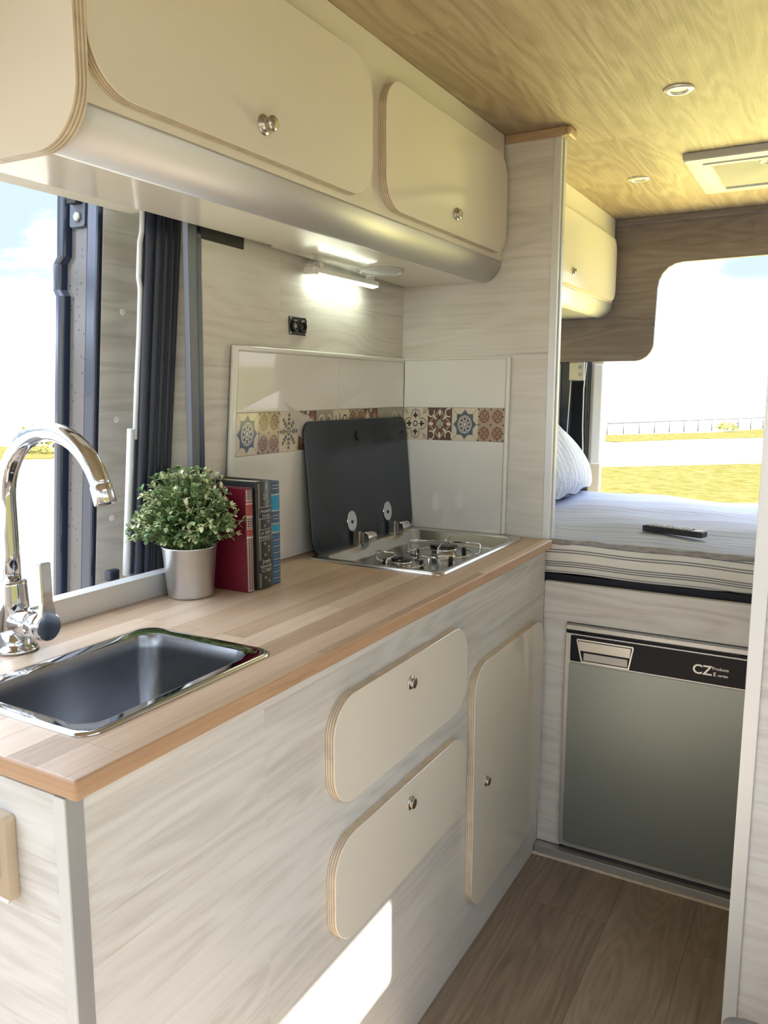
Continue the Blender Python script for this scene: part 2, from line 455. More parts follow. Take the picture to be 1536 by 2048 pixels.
# left wall panel behind the splashback (leans with the van body)
def wq(y0, y1, z0, z1, th=.015):
    return [(wall_x(y0, z0), y0, z0), (wall_x(y1, z0), y1, z0), (wall_x(y1, z0)-th, y1, z0), (wall_x(y0, z0)-th, y0, z0),
            (wall_x(y0+(-.035 if y0 < .9 else 0), z1), y0+(-.035 if y0 < .9 else 0), z1), (wall_x(y1, z1), y1, z1), (wall_x(y1, z1)-th, y1, z1), (wall_x(y0, z1)-th, y0+(-.035 if y0 < .9 else 0), z1)]
MB().hexa(wq(.70, 1.60, .86, 1.70), 'oak_wall').build('wall_left', kind='structure')
m = MB(); m.hexa([(wall_x(y, z)+d, y-.035, z) for z in (1.574, 1.612) for y, d in ((.705, -.002), (.705, .003), (.845, .003), (.845, -.002))], 'black_matte'); m.build('gap_shade_strip', kind='structure')  # black strip standing in for shade in the gap above the wall
m = MB()
m.box(-.52, -.49, .66, 2.80, 0, .86, 'right_wall')
m.box(-.52, -.46, 1.58, 2.80, .86, ZT, 'right_wall'); m.box(-.52, -.43, .62, 1.60, 1.705, ZT, 'right_wall')
m.box(-.52, -.43, YB, .62, 1.62, ZT, 'right_wall'); m.box(-.52, -.49, YB, .66, 0, .86, 'right_wall')
m.build('wall_left_lower', kind='structure')

# right side of the van; unseen window added, its bar cuts the sun strip
W0, W1 = -1.35, .379
WB, WT, WM0, WM1 = .50, 1.90, 1.55, 1.695
m = MB()
m.box(XR, XR+.05, YB, W0, 0, ZT, 'right_wall'); m.box(XR, XR+.05, W1, 2.8, 0, ZT, 'right_wall')
m.box(XR, XR+.05, W0, W1, 0, WB, 'right_wall'); m.box(XR, XR+.05, W0, W1, WT, ZT, 'right_wall')
m.build('wall_right', kind='structure')
m = MB(); m.box(-.5, XR, YB-.04, YB, 0, .80, 'right_wall'); m.box(-.5, XR, YB-.04, YB, 1.60, ZT, 'right_wall'); m.build('added_wall_front', kind='structure')  # unseen, added to cut sky light on the cabinet end
w = struct_root('added_window', (XR+.02, (W0+W1)/2, 1.1))
m = MB(); m.box(XR+.005, XR+.045, W0, W1, WM0, WM1, 'white_plastic'); m.build('sun_cut_bar', w)
MB().box(XR+.022, XR+.026, W0+.01, W1-.01, WB, WM0, 'glass').build('lower_pane', w)
MB().box(XR+.022, XR+.026, W0+.01, W1-.01, WM1, WT, 'glass').build('upper_pane', w)

# tall end panel beside the hob
t = struct_root('wall_middle', (-.2, 1.57, .9))
y9, yt = tall_y(.86), tall_y(ZT)
MB().hexa([(-.46, y9, .86), (-.008, y9, .86), (-.008, y9+.03, .86), (-.46, y9+.03, .86),
           (-.46, yt, ZT), (-.010, yt, ZT), (-.010, yt+.03, ZT), (-.46, yt+.03, ZT)], 'oak_tall').build('panel', t)
def strip(x0, x1, dy0, dy1, z0, z1, mat, k=-.012):
    ya, yb = tall_y(z0), tall_y(z1); d0, d1 = k*(z0-.9)/1.05, k*(z1-.9)/1.05
    return MB().hexa([(x0+d0, ya+dy0, z0), (x1+d0, ya+dy0, z0), (x1+d0, ya+dy1, z0), (x0+d0, ya+dy1, z0),
                      (x0+d1, yb+dy0, z1), (x1+d1, yb+dy0, z1), (x1+d1, yb+dy1, z1), (x0+d1, yb+dy1, z1)], mat)
strip(-.008, .011, -.003, .012, ZW, ZT-.022, 'alu_light').build('edge_trim', t, bevel=.001, label='pale aluminium front edge trim')
strip(.0, .0095, .012, .0145, ZW, ZT-.022, 'black_matte').build('edge_gap', t)
strip(-.004, .0145, .0145, .034, ZW, ZT-.022, 'alu_light').build('side_trim', t, bevel=.001, label='pale aluminium side edge trim')
m = MB()
m.box(-.152, .012, yt-.010, yt, ZT-.022, ZT, 'moulding_wood'); m.build('moulding', t, bevel=.003, label='brown wooden top moulding')
m = MB(); m.box(.010, .024, yt-.012, yt+.05, ZT-.022, ZT, 'moulding_wood'); m.build('moulding_end', t, bevel=.006)

# rear board with the cut-out above the bed
YR = 2.785
bm_pts = [(-.46, 1.412)]
def arc(cx, cz, r, a0, a1, n=10): return [(cx+r*Co(math.radians(a0+(a1-a0)*i/n)), cz+r*S(math.radians(a0+(a1-a0)*i/n))) for i in range(n+1)]
bm_pts += arc(-.058, 1.480, .068, -90, 0)
bm_pts += arc(.105, 1.690, .090, 180, 90)
bm_pts += [(XR, 1.790), (XR, ZT), (-.46, ZT)]
m = MB()
n = len(bm_pts)
m.loft([[(x, YR+.018, z) for x, z in bm_pts], [(x, YR, z) for x, z in bm_pts]], 'black_matte', False)
tri = bmesh.new(); vv = [tri.verts.new((x, YR, z)) for x, z in bm_pts]; fc = tri.faces.new(vv); bmesh.ops.triangulate(tri, faces=[fc])
tri.verts.index_update()
fs = [tuple(v.index for v in f.verts) for f in tri.faces]
m.add([(x, YR, z) for x, z in bm_pts], fs, 'rear_wood'); m.add([(x, YR+.018, z) for x, z in bm_pts], fs, 'rear_wood'); tri.free()
m.build('wall_rear', kind='structure')
MB().box(-.49, XR, 2.778, 2.795, 0, .765, 'right_wall').build('rear_leak_block', kind='structure')  # unseen, added to stop daylight leaking in under the bed
MB().box(-.152, XR, YR-.014, YR, ZT-.024, ZT, 'rear_wood').build('trim_1', bevel=.003, kind='structure')

# aisle-side partition on the right
t = struct_root('wall_aisle', (.9, 1.04, 0))
MB().box(.576, XR, 1.030, 1.055, 0, ZT, 'oak_end').build('panel', t)
MB().box(.5525, .578, 1.026, 1.060, 0, ZT, 'alu_light').build('edge_trim', t, bevel=.001, label='pale aluminium corner trim')

# metal threshold on the floor under the fridge
m = MB(); m.box(.003, .9, 1.528, 1.556, .004, .026, 'alu_grey'); m.box(.0, .9, 1.521, 1.528, 0, .006, 'ply_light')
m.build('trim_2', bevel=.001, kind='structure')

# window sill strip along the back of the worktop
m = MB(); m.hexa([(-.4735, .03, ZW), (-.462, .03, ZW), (-.456, .690, ZW), (-.4675, .690, ZW), (-.4735, .03, ZW+.040), (-.462, .03, ZW+.040), (-.456, .690, ZW+.040), (-.4675, .690, ZW+.040)], 'alu_light')
m.hexa([(-.492, .03, ZW+.040), (-.4605, .03, ZW+.040), (-.4545, .690, ZW+.040), (-.486, .690, ZW+.040), (-.492, .03, ZW+.043), (-.4605, .03, ZW+.043), (-.4545, .690, ZW+.043), (-.486, .690, ZW+.043)], 'alu_light')
m.build('trim_3', kind='structure')
# narrow wooden jamb and aluminium trim at the end of the wall panel
def lean(x0, x1, y0, y1, z0, z1, dx, dy, mat, mb=None):
    mb = mb or MB()
    return mb.hexa([(x0, y0, z0), (x1, y0, z0), (x1, y1, z0), (x0, y1, z0), (x0+dx, y0+dy, z1), (x1+dx, y0+dy, z1), (x1+dx, y1+dy, z1), (x0+dx, y1+dy, z1)], mat)
m = lean(-.470, -.456, .690, .713, ZW, 1.62, .060, -.050, 'trim_grey')
lean(-.472, -.4545, .711, .725, ZW, 1.62, .060, -.050, 'van_blue', m)
m.build('trim_4', bevel=.0015, kind='structure')
m = MB(); m.hexa([(-.550, .685, ZW), (-.541, .685, ZW), (-.500, .740, ZW), (-.520, .740, ZW), (-.470, .685, 1.62), (-.462, .685, 1.62), (-.425, .720, 1.62), (-.445, .720, 1.62)], 'oak_wall'); m.build('trim_5', kind='structure')

# body opening seal and the sliding door standing open outside
d = struct_root('door_1', (-.60, .62, .7))
m = MB()
sx = lambda z: -.512 + .109*(z-1.14)
for yy, off, r in ((.613, .0, .0105), (.630, .004, .012), (.650, .003, .0125), (.668, .004, .011), (.681, .0, .008)):
    m.tube([(sx(z)+off, yy, z) for z in [.80+.07*k for k in range(13)]], r, 'rubber', 12)
m.hexa([(sx(.8)-.012, .604, .8), (sx(.8), .604, .8), (sx(.8), .688, .8), (sx(.8)-.012, .688, .8), (sx(1.64)-.012, .604, 1.64), (sx(1.64), .604, 1.64), (sx(1.64), .688, 1.64), (sx(1.64)-.012, .688, 1.64)], 'rubber')
m.build('seal', d, label='black rubber door opening seal')
m = MB(); m.tube([(sx(z)-.012, .594, z) for z in (.93, 1.0, 1.1, 1.22)], .0075, 'van_white', 8); m.tube([(sx(z)-.008, .601+w_, z) for z, w_ in ((1.2, 0), (1.3, 0), (1.4, .002), (1.48, .001), (1.5, -.004), (1.56, -.004), (1.58, .0), (1.64, 0))], .0050, 'van_white', 8)
m.build('body_edge', d, label='white painted body edge')
TK, TZc = .105, 1.20
m = MB(); m.box(-.615, -.600, .590, .96, .60, 1.75, 'oak_lining'); m.shear(TK, TZc).build('lining', d)
def capat(y, z):
    m = MB(); m.lathe([(.0065, 0), (.0065, .0012), (.004, .002)], (-.600, y, z), (1, 0, 0), 'white_cap', 16); m.shear(TK, TZc); m.build('screw_cap', d, label='white plastic screw cap')
for y, z in ((.640, 1.445), (.632, 1.235), (.626, 1.035)): capat(y, z)
# leading edge: raised lips left and right of a dirty recessed channel
ye = .590
m = MB()
m.box(-.634, -.602, ye-.012, ye+.05, .60, 1.75, 'van_blue')
m.shear(TK, TZc).build('inner_lip', d, bevel=.005)
m = MB(); m.box(-.705, -.630, ye+.004, ye+.04, .60, 1.75, 'door_wet'); m.shear(TK, TZc).build('edge_channel', d, label='grey door edge spotted with water drops')
m = MB()
pr = [(.60, -.722), (1.475, -.724), (1.487, -.732), (1.535, -.732), (1.548, -.722), (1.75, -.722)]
pr2 = [(.60, -.690), (1.475, -.692), (1.487, -.702), (1.535, -.702), (1.548, -.690), (1.75, -.690)]
rings = []
for (z, xa), (_, xb) in zip(pr, pr2):
    rings.append([(xa, ye+.05, z), (xa, ye-.004, z), (xa+.006, ye-.012, z), (xb-.014, ye-.014, z), (xb-.006, ye-.010, z), (xb, ye+.006, z), (xb, ye+.05, z)])
m.loft(rings, 'van_blue', False, True, True); m.shear(TK, TZc).build('outer_lip', d, bevel=.003)
m = MB(); m.slab(rrect(-.687, 1.600, -.645, 1.665, .006), fy, ye+.004, ye-.006, 'van_door_grey'); m.shear(TK, TZc).build('striker_plate', d, bevel=.001, label='blue grey striker plate')
m = MB()
m.lathe([(.010, 0), (.010, .004), (.006, .006)], (-.664, ye-.006, 1.618), (0, -1, 0), 'alu_grey', 6)
m.box(-.676, -.652, ye-.022, ye-.006, 1.640, 1.652, 'black_matte')
m.shear(TK, TZc).build('striker_bolt', d)
m = MB(); m.box(-.600, -.580, .583, .612, .912, .936, 'rubber'); m.build('guide_block', d, bevel=.006, label='black rubber guide block')

# rear door pillar and the rear door swung open
d = struct_root('door_2', (-.3, 2.85, .7))
MB().box(-.46, -.262, 2.835, 2.90, .60, 1.50, 'van_blue').build('pillar', d, bevel=.006)
m = MB(); m.box(-.392, -.366, 2.822, 2.836, .80, 1.405, 'alu_grey'); m.build('perforated_strip', d, bevel=.004, label='grey strip with round holes')
m = MB()
for k in range(8): m.lathe([(.005, 0), (.005, .001)], (-.374, 2.8215, .97+.055*k), (0, -1, 0), 'black_matte', 12)
m.build('strip_hole', d)
m = MB(); m.box(-.328, -.264, 2.812, 2.836, 1.336, 1.45, 'zinc'); m.build('hinge_bracket', d, bevel=.004, label='grey metal hinge bracket')
for z in (1.392, 1.362):
    m = MB(); m.lathe([(.0085, 0), (.0085, .003), (.004, .004), (.0038, .002)], (-.281, 2.812, z), (0, -1, 0), 'alu_grey', 14); m.build('screw', d)
m = MB(); m.hexa([(-.318, 2.815, .80), (-.252, 2.815, .80), (-.252, 2.84, .80), (-.318, 2.84, .80), (-.316, 2.815, 1.333), (-.263, 2.815, 1.333), (-.263, 2.84, 1.333), (-.316, 2.84, 1.333)], 'fridge_dark'); m.build('pillar_cover', d, bevel=.004)
m = MB(); m.tube([(-.336, 2.812, .85), (-.328, 2.812, 1.10), (-.318, 2.812, 1.335)], .0026, 'van_white', 6); m.build('cover_edge', d)
m = MB(); m.tube([(-.255, 2.81, 1.41), (-.263, 2.81, 1.30), (-.262, 2.81, 1.15), (-.250, 2.81, .90)], .0026, 'van_white', 6); m.build('gasket', d)
m = MB(); m.box(-.254, -.246, 2.83, 2.90, .70, 1.50, 'rubber'); m.build('rear_seal', d)
dirv = Vector((-.245, 1, 0)).normalized(); nrm = Vector((dirv.y, -dirv.x, 0))
def doorbox(m, a0, a1, w0, w1, z0, z1, mat):
    o = Vector((-.247, 2.85, 0))
    q = [o + dirv*a + nrm*w for a, w in ((a0, w0), (a0, w1), (a1, w1), (a1, w0))]
    m.hexa([(p.x, p.y, z0) for p in q] + [(p.x, p.y, z1) for p in q], mat)
m = MB(); doorbox(m, 0, .7, .002, .052, .55, 1.42, 'van_beige'); m.build('door_panel', d, bevel=.004)
m = MB(); doorbox(m, -.008, .03, .010, .050, .99, 1.405, 'van_white'); m.build('edge_cover', d, bevel=.006, label='white cover on open rear door edge')
m = MB(); doorbox(m, .2, .22, .058, .068, 1.07, 1.335, 'lock_rod'); doorbox(m, .2, .22, .048, .062, 1.06, 1.08, 'lock_rod'); m.build('lock_rod', d, label='brown lock rod')

# ================================================================== KITCHEN BASE CABINET
k = thing('kitchen_cabinet', 'long whitewashed oak kitchen base cabinet with cream drawers and door under beech worktop', 'cabinet', (-.22, .77, 0))
ZB = ZW - .0235
MB().box(-.016, 0, .018, 1.5568, 0, ZB, 'oak_front').build('front_panel', k)
MB().box(-.455, -.016, 0.0, .016, 0, ZB, 'oak_end').build('end_panel', k)
m = MB(); m.box(-.016, .0012, .0008, .0225, 0, ZB, 'alu_grey'); m.build('corner_post', k, label='grey aluminium corner profile')
m = MB(); m.box(-.016, .0008, -.0012, .001, 0, ZB, 'alu_light'); m.build('corner_strip', k, label='pale corner strip')
MB().box(-.455, -.02, 1.52, 1.5485, 0, ZB, 'oak_end').build('far_side', k)
def knob(parent, x, y, z, sc=1., k=.5):
    m = MB()
    m.lathe([(.0145*sc, 0), (.0145*sc, .0012*sc), (.013*sc, .0028*sc), (.0095*sc, .0032*sc), (.0092*sc, .012*sc*k), (.0105*sc, .0135*sc*k), (.0112*sc, .016*sc*k), (.0105*sc, .0185*sc*k), (.007*sc, .020*sc*k), (.0, .0203*sc*k)], (x, y, z), (1, 0, 0), 'nickel', 28, cap1=False)
    return m.build('knob', parent, label='round brushed nickel push knob')
def front(name, parent, y0, y1, z0, z1, r, x0, x1, face, ky, kz, ksc=1., kk=.5):
    m = MB(); m.slab(rrect(y0, z0, y1, z1, r, 10), fx, x0, x1, 'ply_light', face=face, layers=PLY, bev=.0007)
    o = m.build(name, parent)
    knob(o, x1, ky, kz, ksc, kk)
    return o
front('drawer', k, .481, .999, .628, .811, .062, .001, .017, 'cream', .740, .764, .92)['label'] = 'upper cream gloss drawer front with plywood edge'
front('drawer', k, .481, .999, .385, .571, .062, .001, .017, 'cream', .741, .527, .92)['label'] = 'lower cream gloss drawer front with plywood edge'
front('door', k, 1.045, 1.512, .108, .693, .062, .001, .017, 'cream', 1.121, .401, .86)['label'] = 'tall cream gloss cabinet door with plywood edge'

# ---- worktop with cut-outs for sink and hob
SX0, SX1, SY0, SY1 = -.318, -.052, .072, .428      # sink rim
HX0, HX1, HY0, HY1 = -.406, -.052, 1.008, 1.520    # hob rim
def back_x(y): return -.4745 + .0205*y
xs = [-1, SX0+.014, HX0+.03, SX1-.014, .020]
xs = ['b', HX0+.020, SX0+.012, SX1-.012, .020]
ys = [0.0, SY0+.012, SY1-.012, HY0+.02, HY1-.02, 1.547]
m = MB(); vid = {}
def gv(i, j, top):
    y = ys[j]; x = back_x(y) if i == 0 else xs[i]
    if i == 4: x = .0175 + .004*y/1.55
    return (x, y, ZW if top else ZB)
for i in range(5):
    for j in range(6):
        for tp in (0, 1): vid[i, j, tp] = len(m.v); m.v.append(gv(i, j, tp))
def hole(i, j):
    return (i == 2 and j == 1) or (i in (1, 2) and j == 3)
def cell_ok(i, j): return 0 <= i < 4 and 0 <= j < 5 and not hole(i, j)
def addf(f, mat): m.f.append(f); m.m.append(m.mi(mat)); m.sm.append(False)
for i in range(4):
    for j in range(5):
        if not cell_ok(i, j): continue
        addf((vid[i, j, 1], vid[i+1, j, 1], vid[i+1, j+1, 1], vid[i, j+1, 1]), 'beech')
        addf((vid[i, j, 0], vid[i, j+1, 0], vid[i+1, j+1, 0], vid[i+1, j, 0]), 'beech')
        for (di, dj, a, b) in ((-1, 0, (i, j), (i, j+1)), (1, 0, (i+1, j+1), (i+1, j)), (0, -1, (i+1, j), (i, j)), (0, 1, (i, j+1), (i+1, j+1))):
            if not cell_ok(i+di, j+dj):
                addf((vid[a+(0,)], vid[b+(0,)], vid[b+(1,)], vid[a+(1,)]), 'beech_edge')
wt = m.build('worktop', bevel=.0035, seg=3)
tag(wt, 'long beech butcher block worktop with sink and hob let in', 'worktop')

# ================================================================== SINK
t = thing('sink', 'rectangular stainless steel sink let into the beech worktop', 'sink', ((SX0+SX1)/2, (SY0+SY1)/2, ZW))
def rr(x0, y0, x1, y1, r, z): return [(u, v, z) for u, v in rrect(x0, y0, x1, y1, r, 8)]
def ring(i, r, z): return rr(SX0+i, SY0+i, SX1-i, SY1-i, r, z)
m = MB(); m.loft([ring(0, .028, ZW+.0003), ring(.0006, .028, ZW+.0025), ring(.004, .026, ZW+.0042), ring(.008, .026, ZW+.0036), ring(.020, .034, ZW+.0030), ring(.0235, .034, ZW+.0016)], 'chrome')
m.build('rim', t, label='polished raised rim')
m = MB(); m.loft([ring(.0235, .034, ZW+.0016), ring(.026, .034, ZW-.006), ring(.0275, .034, ZW-.02), ring(.036, .036, ZW-.118), ring(.042, .04, ZW-.132), ring(.058, .04, ZW-.140)], 'steel_sink', cap1=True)
m.build('basin', t)
m = MB(); m.lathe([(.038, 0), (.038, .002), (.030, .003), (.028, -.001), (.0, -.002)], ((SX0+SX1)/2, (SY0+SY1)/2, ZW-.1395), (0, 0, 1), 'chrome', 28, cap1=False); m.build('drain', t)

# ================================================================== FAUCET
FX, FY = -.404, .242
t = thing('faucet', 'chrome gooseneck mixer tap with flat upright lever behind the sink', 'faucet', (FX, FY, ZW))
m = MB(); m.lathe([(.031, 0), (.0315, .004), (.029, .0075), (.024, .010), (.0225, .014), (.0222, .030)], (FX, FY, ZW), (0, 0, 1), 'chrome', 36); m.build('base', t)
m = MB(); m.lathe([(.0218, .028), (.0218, .078), (.0205, .104), (.0205, .108), (.014, .110)], (FX, FY, ZW), (0, 0, 1), 'chrome', 36); m.build('body', t)
R = .1045; zc = 1.131
pts = [(FX, FY, z) for z in (1.005, 1.05, 1.09, 1.12)]
for i in range(19):
    a = math.radians(180 - (167)*i/18.); pts.append((FX+R+R*Co(a), FY, zc+R*S(a)))
m = MB(); m.tube(pts, .0135, 'chrome', 20); m.build('spout', t)
e = Vector(pts[-1]); dd = (e-Vector(pts[-2])).normalized()
m = MB(); m.lathe([(.0140, -.012), (.0148, -.010), (.0150, .014), (.0130, .016), (.0115, .0155), (.0110, .010), (0, .010)], e, dd, 'chrome', 28, cap1=False); m.build('aerator', t)
m = MB(); m.lathe([(.017, 0), (.0212, .010), (.0222, .022), (.0222, .047), (.0216, .0475), (.0216, .0485), (.0224, .049), (.0228, .066), (.020, .069)], (FX, FY, .948), (1, 0, 0), 'chrome', 36); m.build('mixer_barrel', t)
outl = [(-.0085, .092), (.0085, .092)]
pl = [(FY+.0090*s_, z) for s_, z in ((1, 1.044), )]
left = [(FY-.0095, 1.044), (FY-.0095, .985)] + [(FY+.0215*Co(math.radians(a)), .948+.0215*S(math.radians(a))) for a in range(125, 416, 15)] + [(FY+.0095, .985), (FY+.0095, 1.044)]
m = MB(); m.slab(left, fx, FX+.069, FX+.079, 'chrome'); m.build('lever', t, bevel=.0018)

# ================================================================== HOB
t = thing('gas_hob', 'stainless steel gas hob with open black glass lid let into the worktop', 'hob', ((HX0+HX1)/2, (HY0+HY1)/2, ZW))
def hr(l, f, r_, b, rad, z): return rr(HX0+l, HY0+f, HX1-r_, HY1-b, rad, z)
m = MB(); m.loft([hr(0, 0, 0, 0, .024, ZW+.0003), hr(.001, .001, .001, .001, .024, ZW+.0045), hr(.004, .004, .004, .004, .022, ZW+.0060), hr(.010, .010, .010, .010, .022, ZW+.0050), hr(.034, .026, .016, .026, .026, ZW+.0040),
                  hr(.037, .028, .018, .029, .026, ZW+.001), hr(.052, .040, .026, .056, .028, ZW-.021), hr(.056, .045, .030, .064, .028, ZW-.025)], 'steel', cap1=True)
m.build('tray', t)
zb = ZW-.025
def burner(bx, by, r, h):
    m = MB(); m.lathe([(r*1.12, 0), (r*1.12, .003), (r*.95, .004), (r*.95, h*.55), (r*1.06, h*.6), (r*1.06, h*.82)], (bx, by, zb), (0, 0, 1), 'steel', 36)
    o = m.build('burner', t)
    m = MB(); m.lathe([(r*1.06, h*.82), (r*1.1, h*.85), (r*1.08, h*.98), (r*.9, h*1.06), (0, h*1.08)], (bx, by, zb), (0, 0, 1), 'black_gloss', 36, cap1=False); m.build('burner_cap', o, label='black enamel burner cap')
    return o
B1 = (-.185, 1.305); B2 = (-.215, 1.135)
burner(*B1, .033, .031); burner(*B2, .024, .024)
def support(bx, by, R, top, rot, n=4):
    m = MB()
    m.tube([(bx+R*Co(2*PI*i/40), by+R*S(2*PI*i/40), zb+.012) for i in range(41)], .0022, 'chrome', 8)
    for q in range(n):
        a = rot + 2*PI*q/n; p = []
        da = .28
        for (rad, aa, z) in ((R, a-da, zb+.012), (R+.016, a-da*.9, zb+.013), (R+.020, a-da*.85, zb+.017), (R+.020, a-da*.8, top-.004), (R+.016, a-da*.8, top), (.024, a-.25, top)):
            p.append((bx+rad*Co(aa), by+rad*S(aa), z))
        m.tube(p, .0022, 'chrome', 8)
    o = m.build('pan_support', t, label='bright wire pan support')
    for q in range(3):
        m = MB(); a = rot+.7+2*PI*q/3; m.lathe([(.005, 0), (.006, .004), (.006, .012), (.004, .016)], (bx+R*Co(a), by+R*S(a), zb), (0, 0, 1), 'black_matte', 12)
        m.build('rubber_foot', o, label='black rubber foot')
support(*B1, .072, ZW+.015, .5); support(*B2, .052, ZW+.010, .2)
# lid, leaning back towards the tiled wall
LX0, LX1 = -.400, -.4275
def lid_fn(u, v, d): return (LX0 + (LX1-LX0)*(v-.9)/.32 + d, u, v)
m = MB(); m.slab(rrect(1.032, .903, 1.540, 1.221, .030), lid_fn, 0, .005, 'black_glass', bev=.001); lid = m.build('glass_lid', t, label='upright black glass lid')
m = MB(); m.slab([(1.270+.010*Co(a*PI/10), 1.179+.013*S(a*PI/10)) for a in range(20)], lid_fn, .005, .010, 'black_matte'); m.build('lid_button', lid)
for hy, hz in ((1.212, .956), (1.398, .958)):
    m = MB(); m.slab([(hy-.004+.0225*Co(a*PI/14), hz+.008+.0265*S(a*PI/14)) for a in range(28)], lid_fn, .005, .0075, 'chrome')
    o = m.build('hinge_disc', lid, bevel=.0006, label='chrome hinge disc')
    m = MB(); m.slab([(hy-.004+.0035*Co(a*PI/8), hz+.006+.0045*S(a*PI/8)) for a in range(16)], lid_fn, .0075, .009, 'black_matte'); m.build('hinge_screw', o)
    m = MB(); m.lathe([(.015, 0), (.0165, .002), (.0165, .040), (.0150, .042)], (-.366, hy+.000, .921), (0, 1, 0), 'chrome', 28); m.build('hinge_barrel', lid, label='chrome hinge barrel')
    m = MB(); m.box(-.392, -.372, hy-.012, hy-.002, .905, .940, 'nickel'); m.box(-.385, -.372, hy-.010, hy-.002, .9005, .908, 'zinc'); m.build('hinge_arm', lid, bevel=.002)

# ================================================================== SPLASHBACK TILES
def motif_helpers(m, P, L):
    """P(u,v,h) maps a unit square to the wall; L is the layer height in metres."""
    def poly(pts, mat, h): m.add([P(u, v, h*L) for u, v in pts], [tuple(range(len(pts)))], mat)
    def disc(u, v, r, mat, h, n=16): poly([(u+r*Co(2*PI*i/n), v+r*S(2*PI*i/n)) for i in range(n)], mat, h)
    def ringp(u, v, r, w, mat, h, a0=0, a1=360, n=20):
        for i in range(n):
            a, b = [math.radians(a0+(a1-a0)*(i+j)/n) for j in (0, 1)]
            poly([(u+(r-w)*Co(a), v+(r-w)*S(a)), (u+r*Co(a), v+r*S(a)), (u+r*Co(b), v+r*S(b)), (u+(r-w)*Co(b), v+(r-w)*S(b))], mat, h)
    def petal(u, v, l, w, a, mat, h, n=6):
        a = math.radians(a); pts = []
        for i in range(n+1):
            s_ = i/n; pts.append((s_*l, w*S(PI*s_)))
        for i in range(n-1, 0, -1):
            s_ = i/n; pts.append((s_*l, -w*S(PI*s_)))
        poly([(u+x*Co(a)-y*S(a), v+x*S(a)+y*Co(a)) for x, y in pts], mat, h)
    def line(u0, v0, u1, v1, w, mat, h):
        dx, dy = u1-u0, v1-v0; l = math.hypot(dx, dy); nx, ny = -dy/l*w/2, dx/l*w/2
        poly([(u0+nx, v0+ny), (u0-nx, v0-ny), (u1-nx, v1-ny), (u1+nx, v1+ny)], mat, h)
    return poly, disc, ringp, petal, line
